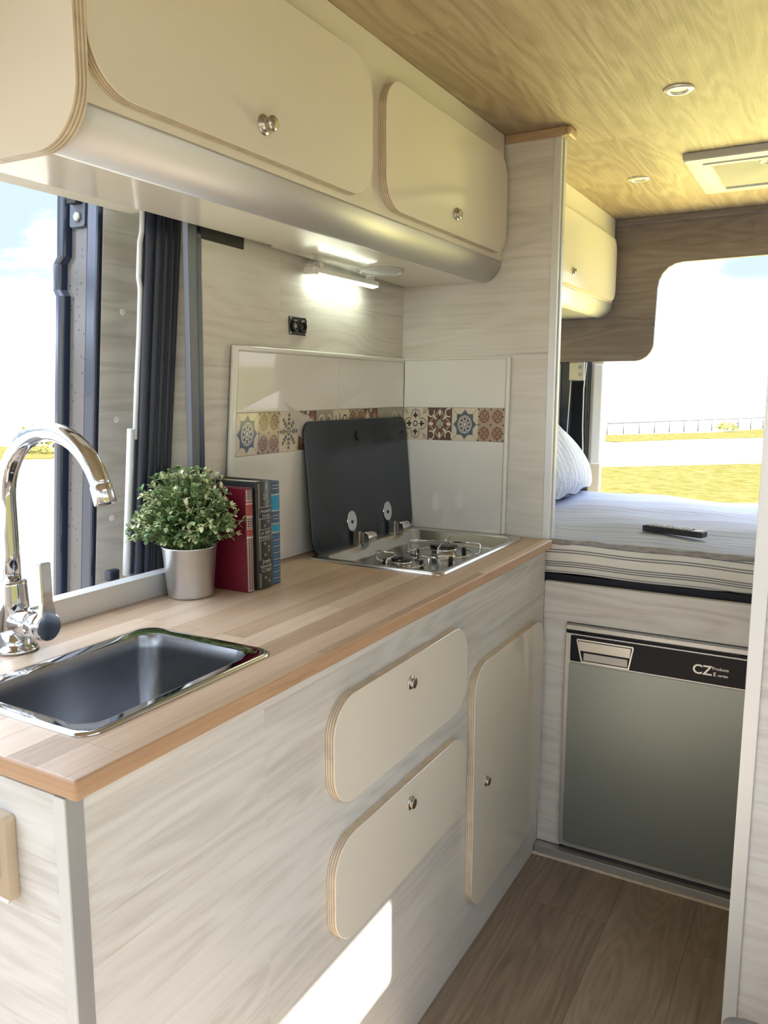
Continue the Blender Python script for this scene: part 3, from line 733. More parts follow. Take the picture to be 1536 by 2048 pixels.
def motif(kind, m, P, L):
    poly, disc, ringp, petal, line = motif_helpers(m, P, L)
    sq = lambda mat: poly([(0.01, 0.0), (.99, 0.0), (.99, 1), (.01, 1)], mat, 0)
    if kind == 'star':
        sq('decor_cream')
        for a in range(0, 360, 45): line(.5, .5, .5+.5*Co(math.radians(a+0)), .5+.5*S(math.radians(a)), .012, 'decor_navy', .5) if a % 90 == 0 else line(.5, .5, .5+.69*Co(math.radians(a)), .5+.69*S(math.radians(a)), .012, 'decor_navy', .5)
        pts = []
        for i in range(16):
            r = .45 if i % 2 == 0 else .345; pts.append((.5+r*Co(PI*i/8), .5+r*S(PI*i/8)))
        poly(pts, 'decor_navy', 1)
        for a in range(0, 360, 45):
            ringp(.5+.17*Co(math.radians(a)), .5+.17*S(math.radians(a)), .075, .022, 'decor_pale', 1.5, n=10)
            petal(.5, .5, .27, .012, a+22, 'decor_pale', 1.5)
        ringp(.5, .5, .275, .02, 'decor_pale', 1.6); disc(.5, .5, .05, 'decor_pale', 1.6)
    elif kind == 'rings':
        sq('decor_tan')
        for i in range(2):
            for j in range(2):
                u, v = .25+.5*i, .25+.5*j
                ringp(u, v, .19, .05, 'decor_rust', 1); ringp(u, v, .105, .03, 'decor_rust', 1); disc(u, v, .04, 'decor_rust', 1)
                for a in range(0, 360, 90): petal(u+.02, v, .0+.22, .028, a+45, 'decor_rust', .8)
        for i in range(3):
            for j in range(3):
                disc(.5*i if 0 < i < 2 else (.03 if i == 0 else .97), .5*j if 0 < j < 2 else (.03 if j == 0 else .97), .032, 'decor_dark', 1.2, 8)
                if i < 2:
                    for s_ in (-1, 1): disc(.25+.5*i, min(.97, max(.03, .5*j+.07*s_)), .022, 'decor_dark', 1.2, 8)
                if j < 2:
                    for s_ in (-1, 1): disc(min(.97, max(.03, .5*i+.07*s_)), .25+.5*j, .022, 'decor_dark', 1.2, 8)
    elif kind == 'floral':
        sq('decor_cream')
        for a in range(0, 360, 45):
            ar = math.radians(a); line(.5, .5, .5+.40*Co(ar), .5+.40*S(ar), .018, 'decor_dark', 1)
            for s_ in (.16, .26, .36):
                for d in (-40, 40): petal(.5+s_*Co(ar), .5+s_*S(ar), .11, .028, a+d, 'decor_navy' if s_ < .3 else 'decor_sage', 1.2)
            petal(.5+.36*Co(ar), .5+.36*S(ar), .11, .03, a, 'decor_dark', 1.3)
        disc(.5, .5, .085, 'decor_sage', 1.4); ringp(.5, .5, .10, .02, 'decor_dark', 1.5)
        for u in (.03, .97):
            for v in (.06, .94): disc(u, v, .03, 'decor_sage', 1.2, 8)
    elif kind == 'diamond':
        sq('decor_brown')
        for i in range(2):
            for j in range(2):
                u, v = .25+.5*i, .25+.5*j
                poly([(u-.24, v), (u, v-.25), (u+.24, v), (u, v+.25)], 'decor_tan' if (i+j) % 2 else 'decor_rust', 1)
                for a in range(0, 360, 60): petal(u, v, .12, .03, a, 'decor_pale' if (i+j) % 2 else 'decor_tan', 1.4)
        for v in (0.02, .5, .98): poly([(.5-.09, v), (.5, max(0.0, v-.12)), (.59, v), (.5, min(1.0, v+.12))], 'decor_cream', 1.2)
    elif kind == 'scroll':
        sq('decor_sage')
        for (u, v, a0) in ((.3, .7, 0), (.7, .7, 180), (.3, .3, 90), (.7, .3, 270)):
            ringp(u, v, .19, .045, 'decor_pale', 1, a0, a0+270, 14); ringp(u, v, .10, .03, 'decor_navy', 1.2, a0+90, a0+360, 10)
        petal(.5, .05, .9, .09, 90, 'decor_tan', .8)
        for a in (45, 135, 225, 315): petal(.5, .5, .30, .05, a, 'decor_rust', 1.3)
    elif kind == 'leaf':
        sq('decor_cream')
        petal(.12, .2, .75, .17, 48, 'decor_navy', 1); petal(.9, .12, .6, .10, 125, 'decor_sage', 1.2)
        for (u, v, a0) in ((.72, .72, 0), (.28, .80, 160), (.75, .25, 200)): ringp(u, v, .15, .04, 'decor_dark', 1.4, a0, a0+250, 12)
    elif kind == 'arch':
        sq('decor_sage')
        ringp(.5, .25, .45, .06, 'decor_pale', 1, 0, 180); disc(.5, .30, .28, 'decor_rust', 1.1)
        for a in (30, 60, 90, 120, 150): petal(.5, .3, .3, .03, a, 'decor_brown', 1.4)
        for u in (.08, .92): petal(u, .6, .38, .05, 90, 'decor_tan', 1.2)
    elif kind == 'cross':
        sq('decor_cream')
        for a in range(0, 360, 90):
            ar = math.radians(a); cx, cy = .5+.27*Co(ar), .5+.27*S(ar)
            ringp(cx, cy, .185, .022, 'decor_dark', .8, a-120, a+120, 14)
            petal(.5+.14*Co(ar), .5+.14*S(ar), .26, .04, a, 'decor_dark', 1.2)
            for d in (-1, 1): petal(.5+.20*Co(ar), .5+.20*S(ar), .14, .032, a+48*d, 'decor_dark', 1.2)
            br_ = math.radians(a+45); petal(.5+.70*Co(br_), .5+.70*S(br_), .30, .045, a+225, 'decor_sage', 1); ringp(.5+.6*Co(br_), .5+.6*S(br_), .10, .025, 'decor_sage', 1.1, a+120, a+330, 8)
        ringp(.5, .5, .095, .035, 'decor_dark', 1.4)
    elif kind == 'brown':
        sq('decor_brown')
        poly([(.5, .02), (.98, .5), (.5, .98), (.02, .5)], 'decor_tan', .6); poly([(.5, .09), (.91, .5), (.5, .91), (.09, .5)], 'decor_brown', .8)
        for a in range(0, 360, 90):
            ar = math.radians(a); cx, cy = .5+.24*Co(ar), .5+.24*S(ar)
            disc(cx+.03*S(ar), cy+.03*Co(ar), .10, 'decor_rust', 1.1); disc(cx-.05*S(ar), cy-.05*Co(ar), .09, 'decor_rust', 1.1); petal(cx, cy, .2, .05, a, 'decor_pale', 1.4)
            br_ = math.radians(a+45); ringp(.5+.5*Co(br_), .5+.5*S(br_), .15, .04, 'decor_pale', 1.3, a+60, a+300, 12); petal(.5+.16*Co(br_), .5+.16*S(br_), .25, .035, a+45, 'decor_pale', 1.3)
        poly([(.43, .36), (.57, .36), (.57, .64), (.43, .64)], 'decor_sage', 1.5); poly([(.36, .43), (.64, .43), (.64, .57), (.36, .57)], 'decor_sage', 1.55)

TZ0, TZ1, DZ0, DZ1 = ZW+.001, 1.385, 1.1555, 1.246
# on the left wall
t = thing('wall_splashback', 'white glazed tile splashback with patterned border behind the books and hob lid', 'tile splashback', (-.45, 1.17, ZW))
YA, YZ = .779, 1.558
def wallf(u, v, d):
    return (wall_x(u, v) + d, u, v)
def endY(v): return tall_y(v) - .009
def wbox(m, y0, y1, z0, z1, d0, d1, mat, far=False):
    e0, e1 = (endY(z0), endY(z1)) if far else (y1, y1)
    c = [(y0, z0), (e0, z0), (e1, z1), (y0, z1)]
    m.hexa([wallf(u, v, d0) for u, v in c] + [wallf(u, v, d1) for u, v in c], mat)
m = MB(); wbox(m, YA+.004, YZ, TZ0, TZ1-.004, .0008, .006, 'grout', True); m.build('grout', t)
m = MB()
for (a, b, z0, z1, far) in ((YA+.018, 1.1935, DZ1+.001, TZ1-.012, 0), (1.195, YZ, DZ1+.001, TZ1-.012, 1), (YA+.018, 1.1935, TZ0, DZ0-.001, 0), (1.195, YZ, TZ0, DZ0-.001, 1)):
    wbox(m, a, b, z0, z1, .0058, .0085, 'tile_white', far)
m.build('tile', t, bevel=.0008, label='white glazed tiles')
m = MB(); kinds = ['star', 'rings', 'floral', 'diamond', 'scroll', 'leaf', 'rings', 'diamond', 'arch', 'scroll']
u0 = YA+.018; wd = (endY(1.2) - u0)/10.
for i, kd in enumerate(kinds):
    P = (lambda i: lambda u, v, h: (wall_x(u0+(i+u)*wd, DZ0+v*(DZ1-DZ0)) + .0085 + h, u0+(i+u)*wd, DZ0+v*(DZ1-DZ0)))(i)
    motif(kd, m, P, .00016)
wbox(m, u0, YZ, DZ0, DZ1, .006, .0084, 'decor_cream', True)
m.build('decor_border', t, label='border of ten patterned brown and blue tiles')
m = MB(); wbox(m, YA, YA+.017, TZ0, TZ1, .001, .0115, 'tile_trim'); m.build('edge_trim', t, bevel=.004, seg=3, label='pale side trim')
m = MB(); wbox(m, YA+.008, YZ, TZ1-.012, TZ1, .001, .0115, 'tile_trim', True); m.build('edge_trim', t, bevel=.004, seg=3, label='pale top trim')
# on the tall panel
t = thing('panel_splashback', 'white glazed tile splashback with patterned border on the tall panel right of the hob lid', 'tile splashback', (-.27, 1.55, ZW))
XA, XZ = wall_x(1.55, 1.1)+.0095, -.113
def pbox(m, x0, x1, z0, z1, d0, d1, mat):
    m.hexa([(x0, tall_y(z0)-d0, z0), (x1, tall_y(z0)-d0, z0), (x1, tall_y(z1)-d0, z1), (x0, tall_y(z1)-d0, z1),
            (x0, tall_y(z0)-d1, z0), (x1, tall_y(z0)-d1, z0), (x1, tall_y(z1)-d1, z1), (x0, tall_y(z1)-d1, z1)], mat)
m = MB(); pbox(m, XA, XZ-.004, TZ0, TZ1-.003, .0008, .006, 'grout'); m.build('grout', t)
m = MB(); pbox(m, XA, XZ-.013, DZ1+.001, TZ1-.006, .0058, .0085, 'tile_white'); pbox(m, XA, XZ-.013, TZ0, DZ0-.001, .0058, .0085, 'tile_white'); m.build('tile', t, bevel=.0008, label='white glazed tiles')
m = MB(); wd2 = (XZ-.013-XA)/4.
for i, kd in enumerate(['cross', 'brown', 'star', 'rings']):
    P = (lambda i: lambda u, v, h: (XA+(i+u)*wd2, tall_y(DZ0+v*(DZ1-DZ0)) - .0085 - h, DZ0+v*(DZ1-DZ0)))(i)
    motif(kd, m, P, .00016)
pbox(m, XA, XZ-.013, DZ0, DZ1, .006, .0084, 'decor_cream'); m.build('decor_border', t, label='border of four patterned brown and blue tiles')
m = MB(); pbox(m, XZ-.012, XZ, TZ0, TZ1, .001, .0115, 'tile_trim'); m.build('edge_trim', t, bevel=.004, seg=3, label='pale side trim')
m = MB(); pbox(m, XA, XZ-.004, TZ1-.006, TZ1, .001, .0115, 'tile_trim'); m.build('edge_trim', t, bevel=.002, label='pale top trim')

# ================================================================== SOCKET, LED LAMP, ROUND VENT
t = thing('wall_socket', 'black double round charging socket plate on the wooden wall under the lamp', 'socket', (wall_x(1.015, 1.438), 1.015, 1.438))
m = MB(); m.slab(rrect(.981, 1.4175, 1.052, 1.4585, .005), wallf, .001, .004, 'black_gloss', bev=.0008); m.build('plate', t)
for y in (1.002, 1.033):
    o_ = Vector(wallf(y, 1.438, .004)); m = MB(); m.lathe([(.0135, 0), (.0135, .003), (.0110, .006), (.0095, .006), (.0085, .002), (0, .0018)], o_, (1, 0, 0), 'black_matte', 24, cap1=False)
    sk = m.build('socket_ring', t)
    m = MB(); m.lathe([(.0075, 0), (.0070, .0012), (0, .0016)], o_+Vector((.0018, 0, 0)), (1, 0, 0), 'alu_grey' if y < 1.01 else 'black_gloss', 20, cap1=False); m.build('socket_cap', sk)
for y in (.985, 1.048):
    for z in (1.4215, 1.4545):
        m = MB(); m.lathe([(.0022, 0), (.0018, .0012)], wallf(y, z, .004), (1, 0, 0), 'zinc', 10); m.build('screw', t)

ZU = 1.585
LXc = -.404
t = thing('led_lamp', 'slim white LED strip lamp glowing under the kitchen overhead cabinet', 'lamp', (LXc, 1.19, 1.555))
m = MB(); m.box(LXc-.013, LXc+.013, 1.054, 1.335, 1.5572, 1.571, 'white_plastic'); m.build('housing', t, bevel=.003)
m = MB(); m.hexa([(LXc-.003, 1.062, 1.5535), (LXc+.003, 1.062, 1.5535), (LXc+.003, 1.325, 1.5535), (LXc-.003, 1.325, 1.5535), (LXc-.0125, 1.058, 1.5572), (LXc+.0125, 1.058, 1.5572), (LXc+.0125, 1.331, 1.5572), (LXc-.0125, 1.331, 1.5572)], 'led'); m.build('diffuser', t, label='glowing diffuser')
m = MB(); m.box(LXc-.0145, LXc+.0145, 1.034, 1.056, 1.5545, 1.5715, 'white_plastic'); m.build('end_switch', t, bevel=.002)
for y in (1.075, 1.31):
    m = MB(); m.box(LXc-.009, LXc+.009, y-.008, y+.008, 1.571, ZU-.0002, 'white_plastic'); m.build('clip', t)
t = thing('round_vent', 'small round cream vent grille in the overhead cabinet underside', 'vent', (-.335, 1.245, ZU))
m = MB(); m.lathe([(.056, -.0002), (.056, -.006), (.050, -.009), (.047, -.0075), (.046, -.0015), (0, -.001)], (-.335, 1.245, ZU), (0, 0, 1), 'vent_plastic', 40, cap0=False, cap1=False); m.build('rim', t)
m = MB()
for i in range(7):
    yy = 1.245-.036+.012*i; h = math.sqrt(max(0, .044**2-(yy-1.245)**2)); m.box(-.335-h, -.335+h, yy-.003, yy+.003, ZU-.0065, ZU-.003, 'vent_plastic')
m.build('slat', t, bevel=.001)

# ================================================================== OVERHEAD CABINETS
XF, XFACE = -.134, -.152
def corner(x_edge, z_low, r, n=10):
    return [(x_edge-r+r*Co(math.radians(-90+90*i/n)), z_low+r+r*S(math.radians(-90+90*i/n))) for i in range(n+1)]
def overhead(name, label, y0, y1, loc, back, led_gap=False):
    t = thing(name, label, 'overhead cabinet', loc)
    MB().box(XFACE-.016, XFACE, y0, y1, 1.636, ZT-.001, 'cream').build('face_frame', t)
    m = MB()
    r = .056; ring0, ring1 = [], []
    prof = corner(XFACE, ZU-.003, r, 14)
    for x, z in prof: ring0.append((x, y0, z)); ring1.append((x, y1, z))
    inn = [(x-.004*((x-(XFACE-r))/r), z+.004*(1-(z-ZU)/r)) for x, z in prof]
    m.loft([[(x, y0, z) for x, z in prof + [(prof[-1][0]-.003, prof[-1][1]), (prof[0][0], prof[0][1]+.003)]], [(x, y1, z) for x, z in prof + [(prof[-1][0]-.003, prof[-1][1]), (prof[0][0], prof[0][1]+.003)]]], 'alu_satin', True, True, True)
    o = m.build('alu_profile', t, label='rounded satin aluminium lower edge')
    return t
OV = overhead('overhead_cabinet', 'long cream gloss overhead cabinet above the kitchen worktop', .196, 1.574, (-.3, .9, ZU), -.4)
# underside panel: stops short of the leaning wall near the window
m = MB()
ub = [(-.206, .196), (-.206, 1.572), (-.442, 1.572), (-.378, .86), (-.366, .85), (-.350, .196)]
m.add([(x, y, ZU) for x, y in ub] + [(x, y, ZU+.006) for x, y in ub], [tuple(range(6)), tuple(reversed(range(6, 12)))], 'cream')
m.loft([[(x, y, ZU) for x, y in ub], [(x, y, ZU+.006) for x, y in ub]], 'black_matte', False)
m.build('underside', OV, label='glossy cream underside panel')
MB().box(-.430, -.424, .21, 1.57, 1.63, ZT-.002, 'cream').build('back_panel', OV)
m = MB(); pr = [(-.350, ZU-.004)] + corner(-.1305, ZU-.006, .074, 12) + [(-.1305, ZT-.001), (-.42, ZT-.001), (-.42, ZU+.03)]
m.slab(pr, fy, .1945, .1755, 'ply_light', face='cream', back='cream', layers=PLY); m.build('end_panel', OV, label='rounded cream end panel with plywood edge')
front('door', OV, .198, .862, 1.648, 1.893, .070, XFACE+.001, XF, 'cream', .531, 1.694, 1.05, 1.)['label'] = 'long cream gloss door, left'
front('door', OV, .914, 1.560, 1.648, 1.893, .062, XFACE+.001, XF, 'cream', 1.245, 1.694, 1.0)['label'] = 'shorter cream gloss door, right'

O2 = overhead('overhead_cabinet', 'cream gloss overhead cabinet above the bed behind the tall panel', 1.63, 2.772, (-.3, 2.2, ZU), -.4)
m = MB(); m.box(-.45, -.206, 1.63, 2.772, ZU, ZU+.006, 'cream'); m.build('underside', O2)
m = MB(); m.slab([(-.44, ZU+.006)] + [(-.206, ZU+.006)] + corner(XFACE-.002, ZU, .054, 10) + [(XFACE-.002, ZT-.001), (-.44, ZT-.001)], fy, 2.776, 2.768, 'cream'); m.build('end_panel', O2)
front('door', O2, 1.66, 2.745, 1.640, 1.872, .050, XFACE+.001, XF, 'cream', 2.172, 1.682, .95)['label'] = 'cream gloss door with nickel knob'

# ================================================================== SWITCH PLATE ON CABINET END
t = thing('light_switch', 'champagne metal switch plate on the near end of the base cabinet', 'light switch', (-.13, 0, .735))
m = MB(); m.slab(rrect(-.185, .738, -.082, .838, .006), fy, -.0005, -.011, 'switch_champagne', bev=.002); m.build('plate', t)
m = MB(); m.slab(rrect(-.160, .762, -.1005, .811, .002), fy, -.011, -.0125, 'black_matte'); m.build('surround', t)
m = MB(); m.slab(rrect(-.157, .765, -.116, .808, .002), fy, -.0122, -.016, 'switch_champagne'); m.build('rocker', t, bevel=.001)

# ================================================================== BOOKS
def book(label, x0, x1, y0, y1, h, cover, spine_fn):
    t = thing('book', label, 'book', ((x0+x1)/2, (y0+y1)/2, ZW), 'books beside the potted plant')
    m = MB(); th = .0028; z0, z1 = ZW+.0005, ZW+h
    m.box(x0, x1-.004, y0, y0+th, z0, z1, cover); m.box(x0, x1-.004, y1-th, y1, z0, z1, cover)
    sp = [(x1-.006, y0)] + [(x1-.004+.0045*S(PI*i/8), y0+(y1-y0)*i/8) for i in range(9)] + [(x1-.006, y1)]
    m.loft([[(x, y, z0) for x, y in sp], [(x, y, z1) for x, y in sp]], cover, True, True, True)
    m.build('cover', t, bevel=.0007)
    MB().box(x0+.004, x1-.006, y0+th, y1-th, z0+.003, z1-.004, 'paper').build('pages', t)
    m = MB(); xs_ = x1+.0012
    spine_fn(m, lambda u, v, d: (x1-.004+.0047*S(PI*min(1, max(0, u)))+.0003+d, y0+u*(y1-y0), ZW+v*h))
    m.build('spine_print', t, label='printed spine bands and lettering')
    return t
def band(m, P, v0, v1, mat, u0=.02, u1=.98, d=0):
    n = 8; r0 = [P(u0+(u1-u0)*i/n, v0, d) for i in range(n+1)]; r1 = [P(u0+(u1-u0)*i/n, v1, d) for i in range(n+1)]
    m.loft([r0, r1], mat, True, closed=False)
def dots(m, P, v0, v1, mat, nu, nv, s_=.3, d=.0002):
    for i in range(nu):
        for j in range(nv):
            u = (i+.5)/nu; v = v0+(v1-v0)*(j+.5)/nv; a, b = s_/nu, s_*(v1-v0)/nv
            m.add([P(u-a, v, d), P(u, v-b, d), P(u+a, v, d), P(u, v+b, d)], [(0, 1, 2, 3)], mat)
def sp_red(m, P):
    band(m, P, .01, .99, 'book_maroon')
    for v0, v1 in ((.885, .985), (.62, .71), (.02, .535)): dots(m, P, v0, v1, 'book_silver', 5, max(4, int((v1-v0)*55)), .36)
    for v0, v1 in ((.725, .875), (.545, .610)): band(m, P, v0, v1, 'book_red_band', d=.0002)
    for v in (.880, .855, .850, .735, .728, .715, .612, .538, .530, .015): band(m, P, v, v+.006, 'book_silver', d=.0004)
def sp_black(m, P):
    for u in (.10, .16, .90): band(m, P, .02, .98, 'book_silver', u, u+.018, .0002)
    for v0, v1 in ((.655, .76), (.455, .555)):
        band(m, P, v0, v1, 'book_black', .09, .96, .0004)
        for v in (v0, v1): band(m, P, v, v+.005, 'book_silver', .09, .96, .0006)
        for u in (.09, .945): band(m, P, v0, v1, 'book_silver', u, u+.02, .0006)
    band(m, P, .155, .275, 'book_black', .05, .97, .0004)
    def T(s_, u, v, sz): text_mesh(m, s_, sz, lambda x, y, z: P(u + x/.048, v + y/.217, .0007+z), 'book_silver', 'CENTER', .0001)
    T('Alejandro', .52, .715, .0085); T('Dumas', .52, .672, .0085); T('LA REINA', .52, .513, .0085); T('MARGOT', .52, .470, .0095)
    T('Joyas', .5, .245, .012); T('inmortales', .52, .205, .0085); T('Crisol', .5, .162, .012)
    for cv, sc in ((.89, 1), (.82, -1), (.605, 1), (.405, -1), (.335, 1), (.085, -1)):
        for q in range(2):
            pts = []
            for i in range(14):
                a = i*.5; r = .015*(1-i/16.); pts.append(P(.53+.25*sc*(q-.5)+sc*r*Co(a)*4.5, cv+r*S(a)*1.1+(q-.5)*.035, .0006))
            m.tube(pts, .0005, 'book_silver', 4)
def sp_blue(m, P):
    band(m, P, .01, .99, 'book_blue')
    for v0, v1 in ((.72, .87), (.515, .585)): band(m, P, v0, v1, 'book_cyan', d=.0002)
    for v in (.87, .715, .590, .505): band(m, P, v, v+.011, 'book_silver', d=.0004)
    for i in range(15): band(m, P, .03+.031*i, .036+.031*i, 'book_silver' if i % 2 else 'book_cyan', .1, .9, .0003)
    for v in (.93, .96, .64, .67): band(m, P, v, v+.006, 'book_silver', .1, .9, .0003)
book('dark red hardback book nearest the potted plant', -.434, -.316, .691, .712, .206, 'book_red', sp_red)
book('thick black hardback book between the red and blue books', -.446, -.311, .7165, .7655, .217, 'book_black', sp_black)
book('blue spined hardback book at the tiled wall side', -.440, -.315, .769, .797, .212, 'book_blue', sp_blue)

# ================================================================== POTTED PLANT
PX, PY = -.407, .626
t = thing('potted_plant', 'bushy green and cream leaved plant in a zinc pot on the worktop', 'plant', (PX, PY, ZW))
m = MB(); m.lathe([(.0415, .0006), (.0435, .001), (.0436, .004), (.0515, .095), (.0528, .0965), (.0530, .0985), (.0518, .0995), (.0508, .0975), (.0490, .080)], (PX, PY, ZW), (0, 0, 1), 'zinc', 48, cap1=False); pot = m.build('pot', t, label='tapered zinc pot')
m = MB(); m.lathe([(.0492, .0845), (.020, .088), (0, .089)], (PX, PY, ZW), (0, 0, 1), 'soil', 24, cap0=False, cap1=False); m.build('soil', t)
m = MB(); m.tube([(PX+(.0455+.0008)*Co(a_)*1.0, PY+(.0463)*S(a_), ZW+z_) for a_, z_ in [(math.radians(-28-7*Co(q*.5)), .045+.016*S(q*.5)) for q in range(9)]], .0006, 'zinc', 5); m.build('embossed_mark', pot)
leaf = MB(); stem = MB()
def leaf_at(p, d, up, l, w, mat):
    d = d.normalized(); s_ = d.cross(up)
    if s_.length < 1e-3: s_ = d.orthogonal()
    s_.normalize(); n_ = s_.cross(d)
    pts = [p, p+d*l*.35+s_*w*.8+n_*w*.25, p+d*l*.75+s_*w*.95+n_*w*.2, p+d*l*1.0-n_*w*.3, p+d*l*.75-s_*w*.95+n_*w*.2, p+d*l*.35-s_*w*.8+n_*w*.25, p+d*l*.5-n_*w*.1]
    leaf.add(pts, [(0, 1, 6), (1, 2, 6), (2, 3, 6), (3, 4, 6), (4, 5, 6), (5, 0, 6)], mat, True)
rnd = random.Random(11)
cen = Vector((PX, PY, ZW+.088))
ns = 0
for k_ in range(430):
    th = rnd.uniform(0, 2*PI); cz = rnd.uniform(-.12, 1); sr = math.sqrt(1-cz*cz)
    dv = Vector((sr*Co(th), sr*S(th), cz))
    L_ = rnd.uniform(.62, 1.02)
    tip = Vector((PX, PY, ZW+.133)) + Vector((dv.x*.108, dv.y*.108, dv.z*.112 if dv.z > 0 else dv.z*.18))*L_
    if tip.y > .676 and tip.x < -.300 and tip.z < ZW+.235: tip.y = .676 - rnd.uniform(0, .05)
    if tip.z < ZW+.105: tip.z = ZW+.105+rnd.uniform(0, .012)
    root = cen + Vector((rnd.uniform(-.03, .03), rnd.uniform(-.03, .03), 0))
    mid = root.lerp(tip, .5) + Vector((0, 0, .018))
    pts = [root*(1-s_)**2 + mid*2*s_*(1-s_) + tip*s_*s_ for s_ in [i/6. for i in range(7)]]
    stem.tube(pts, [.0012]*4+[.0009]*3, 'stem_green', 4, cap=False)
    pale = rnd.random() < .34
    for i in range(2, 7):
        p = pts[i]; tg = (pts[min(6, i+1)]-pts[max(0, i-1)]).normalized()
        nl = 3 if i < 6 else 7
        for q in range(nl):
            a = rnd.uniform(0, 2*PI); u = tg.orthogonal().normalized(); w_ = tg.cross(u)
            side = u*Co(a)+w_*S(a)
            dd = side*rnd.uniform(.7, 1.1) + tg*rnd.uniform(.4, 1.3)
            l = rnd.uniform(.0065, .0115) if i < 6 else rnd.uniform(.008, .0145)
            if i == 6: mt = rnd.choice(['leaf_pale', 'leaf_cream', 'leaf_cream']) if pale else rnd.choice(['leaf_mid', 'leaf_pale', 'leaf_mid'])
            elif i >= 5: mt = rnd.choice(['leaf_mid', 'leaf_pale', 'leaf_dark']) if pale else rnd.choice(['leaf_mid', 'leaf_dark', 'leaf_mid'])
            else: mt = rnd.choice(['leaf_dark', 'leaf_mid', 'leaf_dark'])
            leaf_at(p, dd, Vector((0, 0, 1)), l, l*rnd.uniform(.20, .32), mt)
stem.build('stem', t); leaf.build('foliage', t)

# ================================================================== FRIDGE, BED
t = thing('bed_base', 'whitewashed oak bed base panel framing the fridge', 'bed base', (.6, 1.57, 0))
m = MB()
m.box(.0008, .0655, 1.557, 1.575, 0.0275, .7825, 'oak_bed'); m.box(.0655, .55, 1.557, 1.575, .678, .7825, 'oak_bed'); m.box(.55, XR-.002, 1.557, 1.575, .0275, .7825, 'oak_bed')
m.build('front_panel', t)
m = MB(); m.box(-.44, XR-.01, 1.592, 2.775, .770, .7965, 'navy_band'); m.build('mattress_board', t, label='black board under the mattress')
MB().box(.7, .72, 1.575, 2.775, 0.0, .77, 'oak_bed').build('inner_support', t)

FY0 = 1.543
t = thing('fridge', 'compact silver built-in fridge with black control band under the bed', 'fridge', (.30, 1.6, .03))
m = MB(); m.box(.0665, .549, FY0+.010, 2.05, .034, .676, 'fridge_frame'); m.build('cabinet', t)
m = MB(); m.box(.068, .548, FY0-.002, FY0+.012, .661, .675, 'fridge_frame'); m.build('top_rail', t, bevel=.002)
m = MB(); m.box(.068, .548, FY0+.004, FY0+.010, .652, .661, 'fridge_dark'); m.box(.100, .118, FY0-.001, FY0+.004, .6515, .658, 'fridge_dark'); m.box(.500, .520, FY0-.001, FY0+.004, .6515, .658, 'fridge_dark'); m.build('hinge_gap', t, label='black gap with hinge lugs')
dr = MB(); dr.slab(rrect(.0675, .040, .548, .652, [.006, .004, .004, .012]), fy, FY0+.010, FY0, 'fridge_frame', bev=.001); dr = dr.build('door', t, label='silver door frame')
m = MB(); m.slab(rrect(.0800, .050, .548, .571, [.004, .004, .006, .012]), fy, FY0+.0005, FY0-.0012, 'fridge_door', bev=.0006); m.build('door_panel', dr, label='flat greenish silver door panel')
m = MB(); m.slab(rrect(.0825, .576, .548, .6475, .004), fy, FY0+.0005, FY0-.0018, 'fridge_dark', bev=.0006); band_ = m.build('control_band', dr, label='black control band')
m = MB()
tr = [(.113, .577), (.238, .577), (.248, .634), (.247, .640), (.100, .640), (.099, .634)]
ti = inset(tr, .0035)
m.loft([[fy(u, v, FY0-.0018) for u, v in tr], [fy(u, v, FY0-.0045) for u, v in tr], [fy(u, v, FY0-.0045) for u, v in ti], [fy(u, v, FY0-.0022) for u, v in ti]], 'fridge_handle', False)
m.add([fy(u, v, FY0-.0022) for u, v in ti], [tuple(range(6))], 'fridge_dark')
m.build('handle_frame', dr, label='silver trapezoid handle frame')
m = MB(); m.hexa([(.106, FY0-.0045, .608), (.240, FY0-.0045, .608), (.240, FY0-.001, .612), (.106, FY0-.001, .612), (.1045, FY0-.0075, .635), (.242, FY0-.0075, .635), (.242, FY0-.002, .635), (.1045, FY0-.002, .635)], 'fridge_handle'); m.build('handle', dr, bevel=.001, label='silver pull handle')
m = MB(); m.box(.119, .233, FY0-.0035, FY0-.0022, .583, .603, 'alu_grey'); m.build('handle_recess', dr)
m = MB()
T = lambda s_, x, z, sz, b=0.: text_mesh(m, s_, sz, lambda u, v, w: (x+u, FY0-.0019-w, z+v), 'logo_silver', 'LEFT', .0002, b)
T('CZ', .392, .5975, .034, .0006); T('Products', .438, .613, .0105, .0001); T('E', .441, .5975, .0135, .0002); T('series', .452, .5975, .0098, .0001)
m.build('lettering', dr, label='silver CZ Products E series lettering')
m = MB(); m.box(.085, .548, FY0+.004, FY0+.02, .0275, .0345, 'dark_gap'); m.build('base_gap', t)

# mattress: soft rounded slab with a striped cover
t = thing('mattress', 'striped white and grey mattress lying on the bed base', 'mattress', (.4, 2.18, .797))
rnd = random.Random(3)
def nz(x, y): return .004*S(9*x+3*y)+.0035*S(4*x-13*y+1)+.003*S(17*x+9*y+.6)+.002*S(31*y-7*x)
MX0, MX1, MY0, MY1, MZ0, MZ1 = -.43, 1.2, 1.600, 2.755, .797, .890
nx, ny = 70, 56
def topz(x, y):
    e = min(1, (y-MY0)/.05) ; e2 = min(1, (MY1-y)/.05)
    return MZ1 + nz(x, y)*min(1, (y-MY0)/.15) - .010*(1-e)**2 - .03*(1-e2)**2
m = MB(); rows = []
for j in range(ny+1):
    y = MY0 + (MY1-MY0)*j/ny
    rows.append([(MX0+(MX1-MX0)*i/nx, y, topz(MX0+(MX1-MX0)*i/nx, y)) for i in range(nx+1)])
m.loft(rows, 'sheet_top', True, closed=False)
back = [[(p[0], MY1+.01, p[2]-.02) for p in rows[-1]], [(p[0], MY1+.012, MZ0) for p in rows[-1]]]
m.loft([rows[-1]] + back, 'sheet_side', True, closed=False)
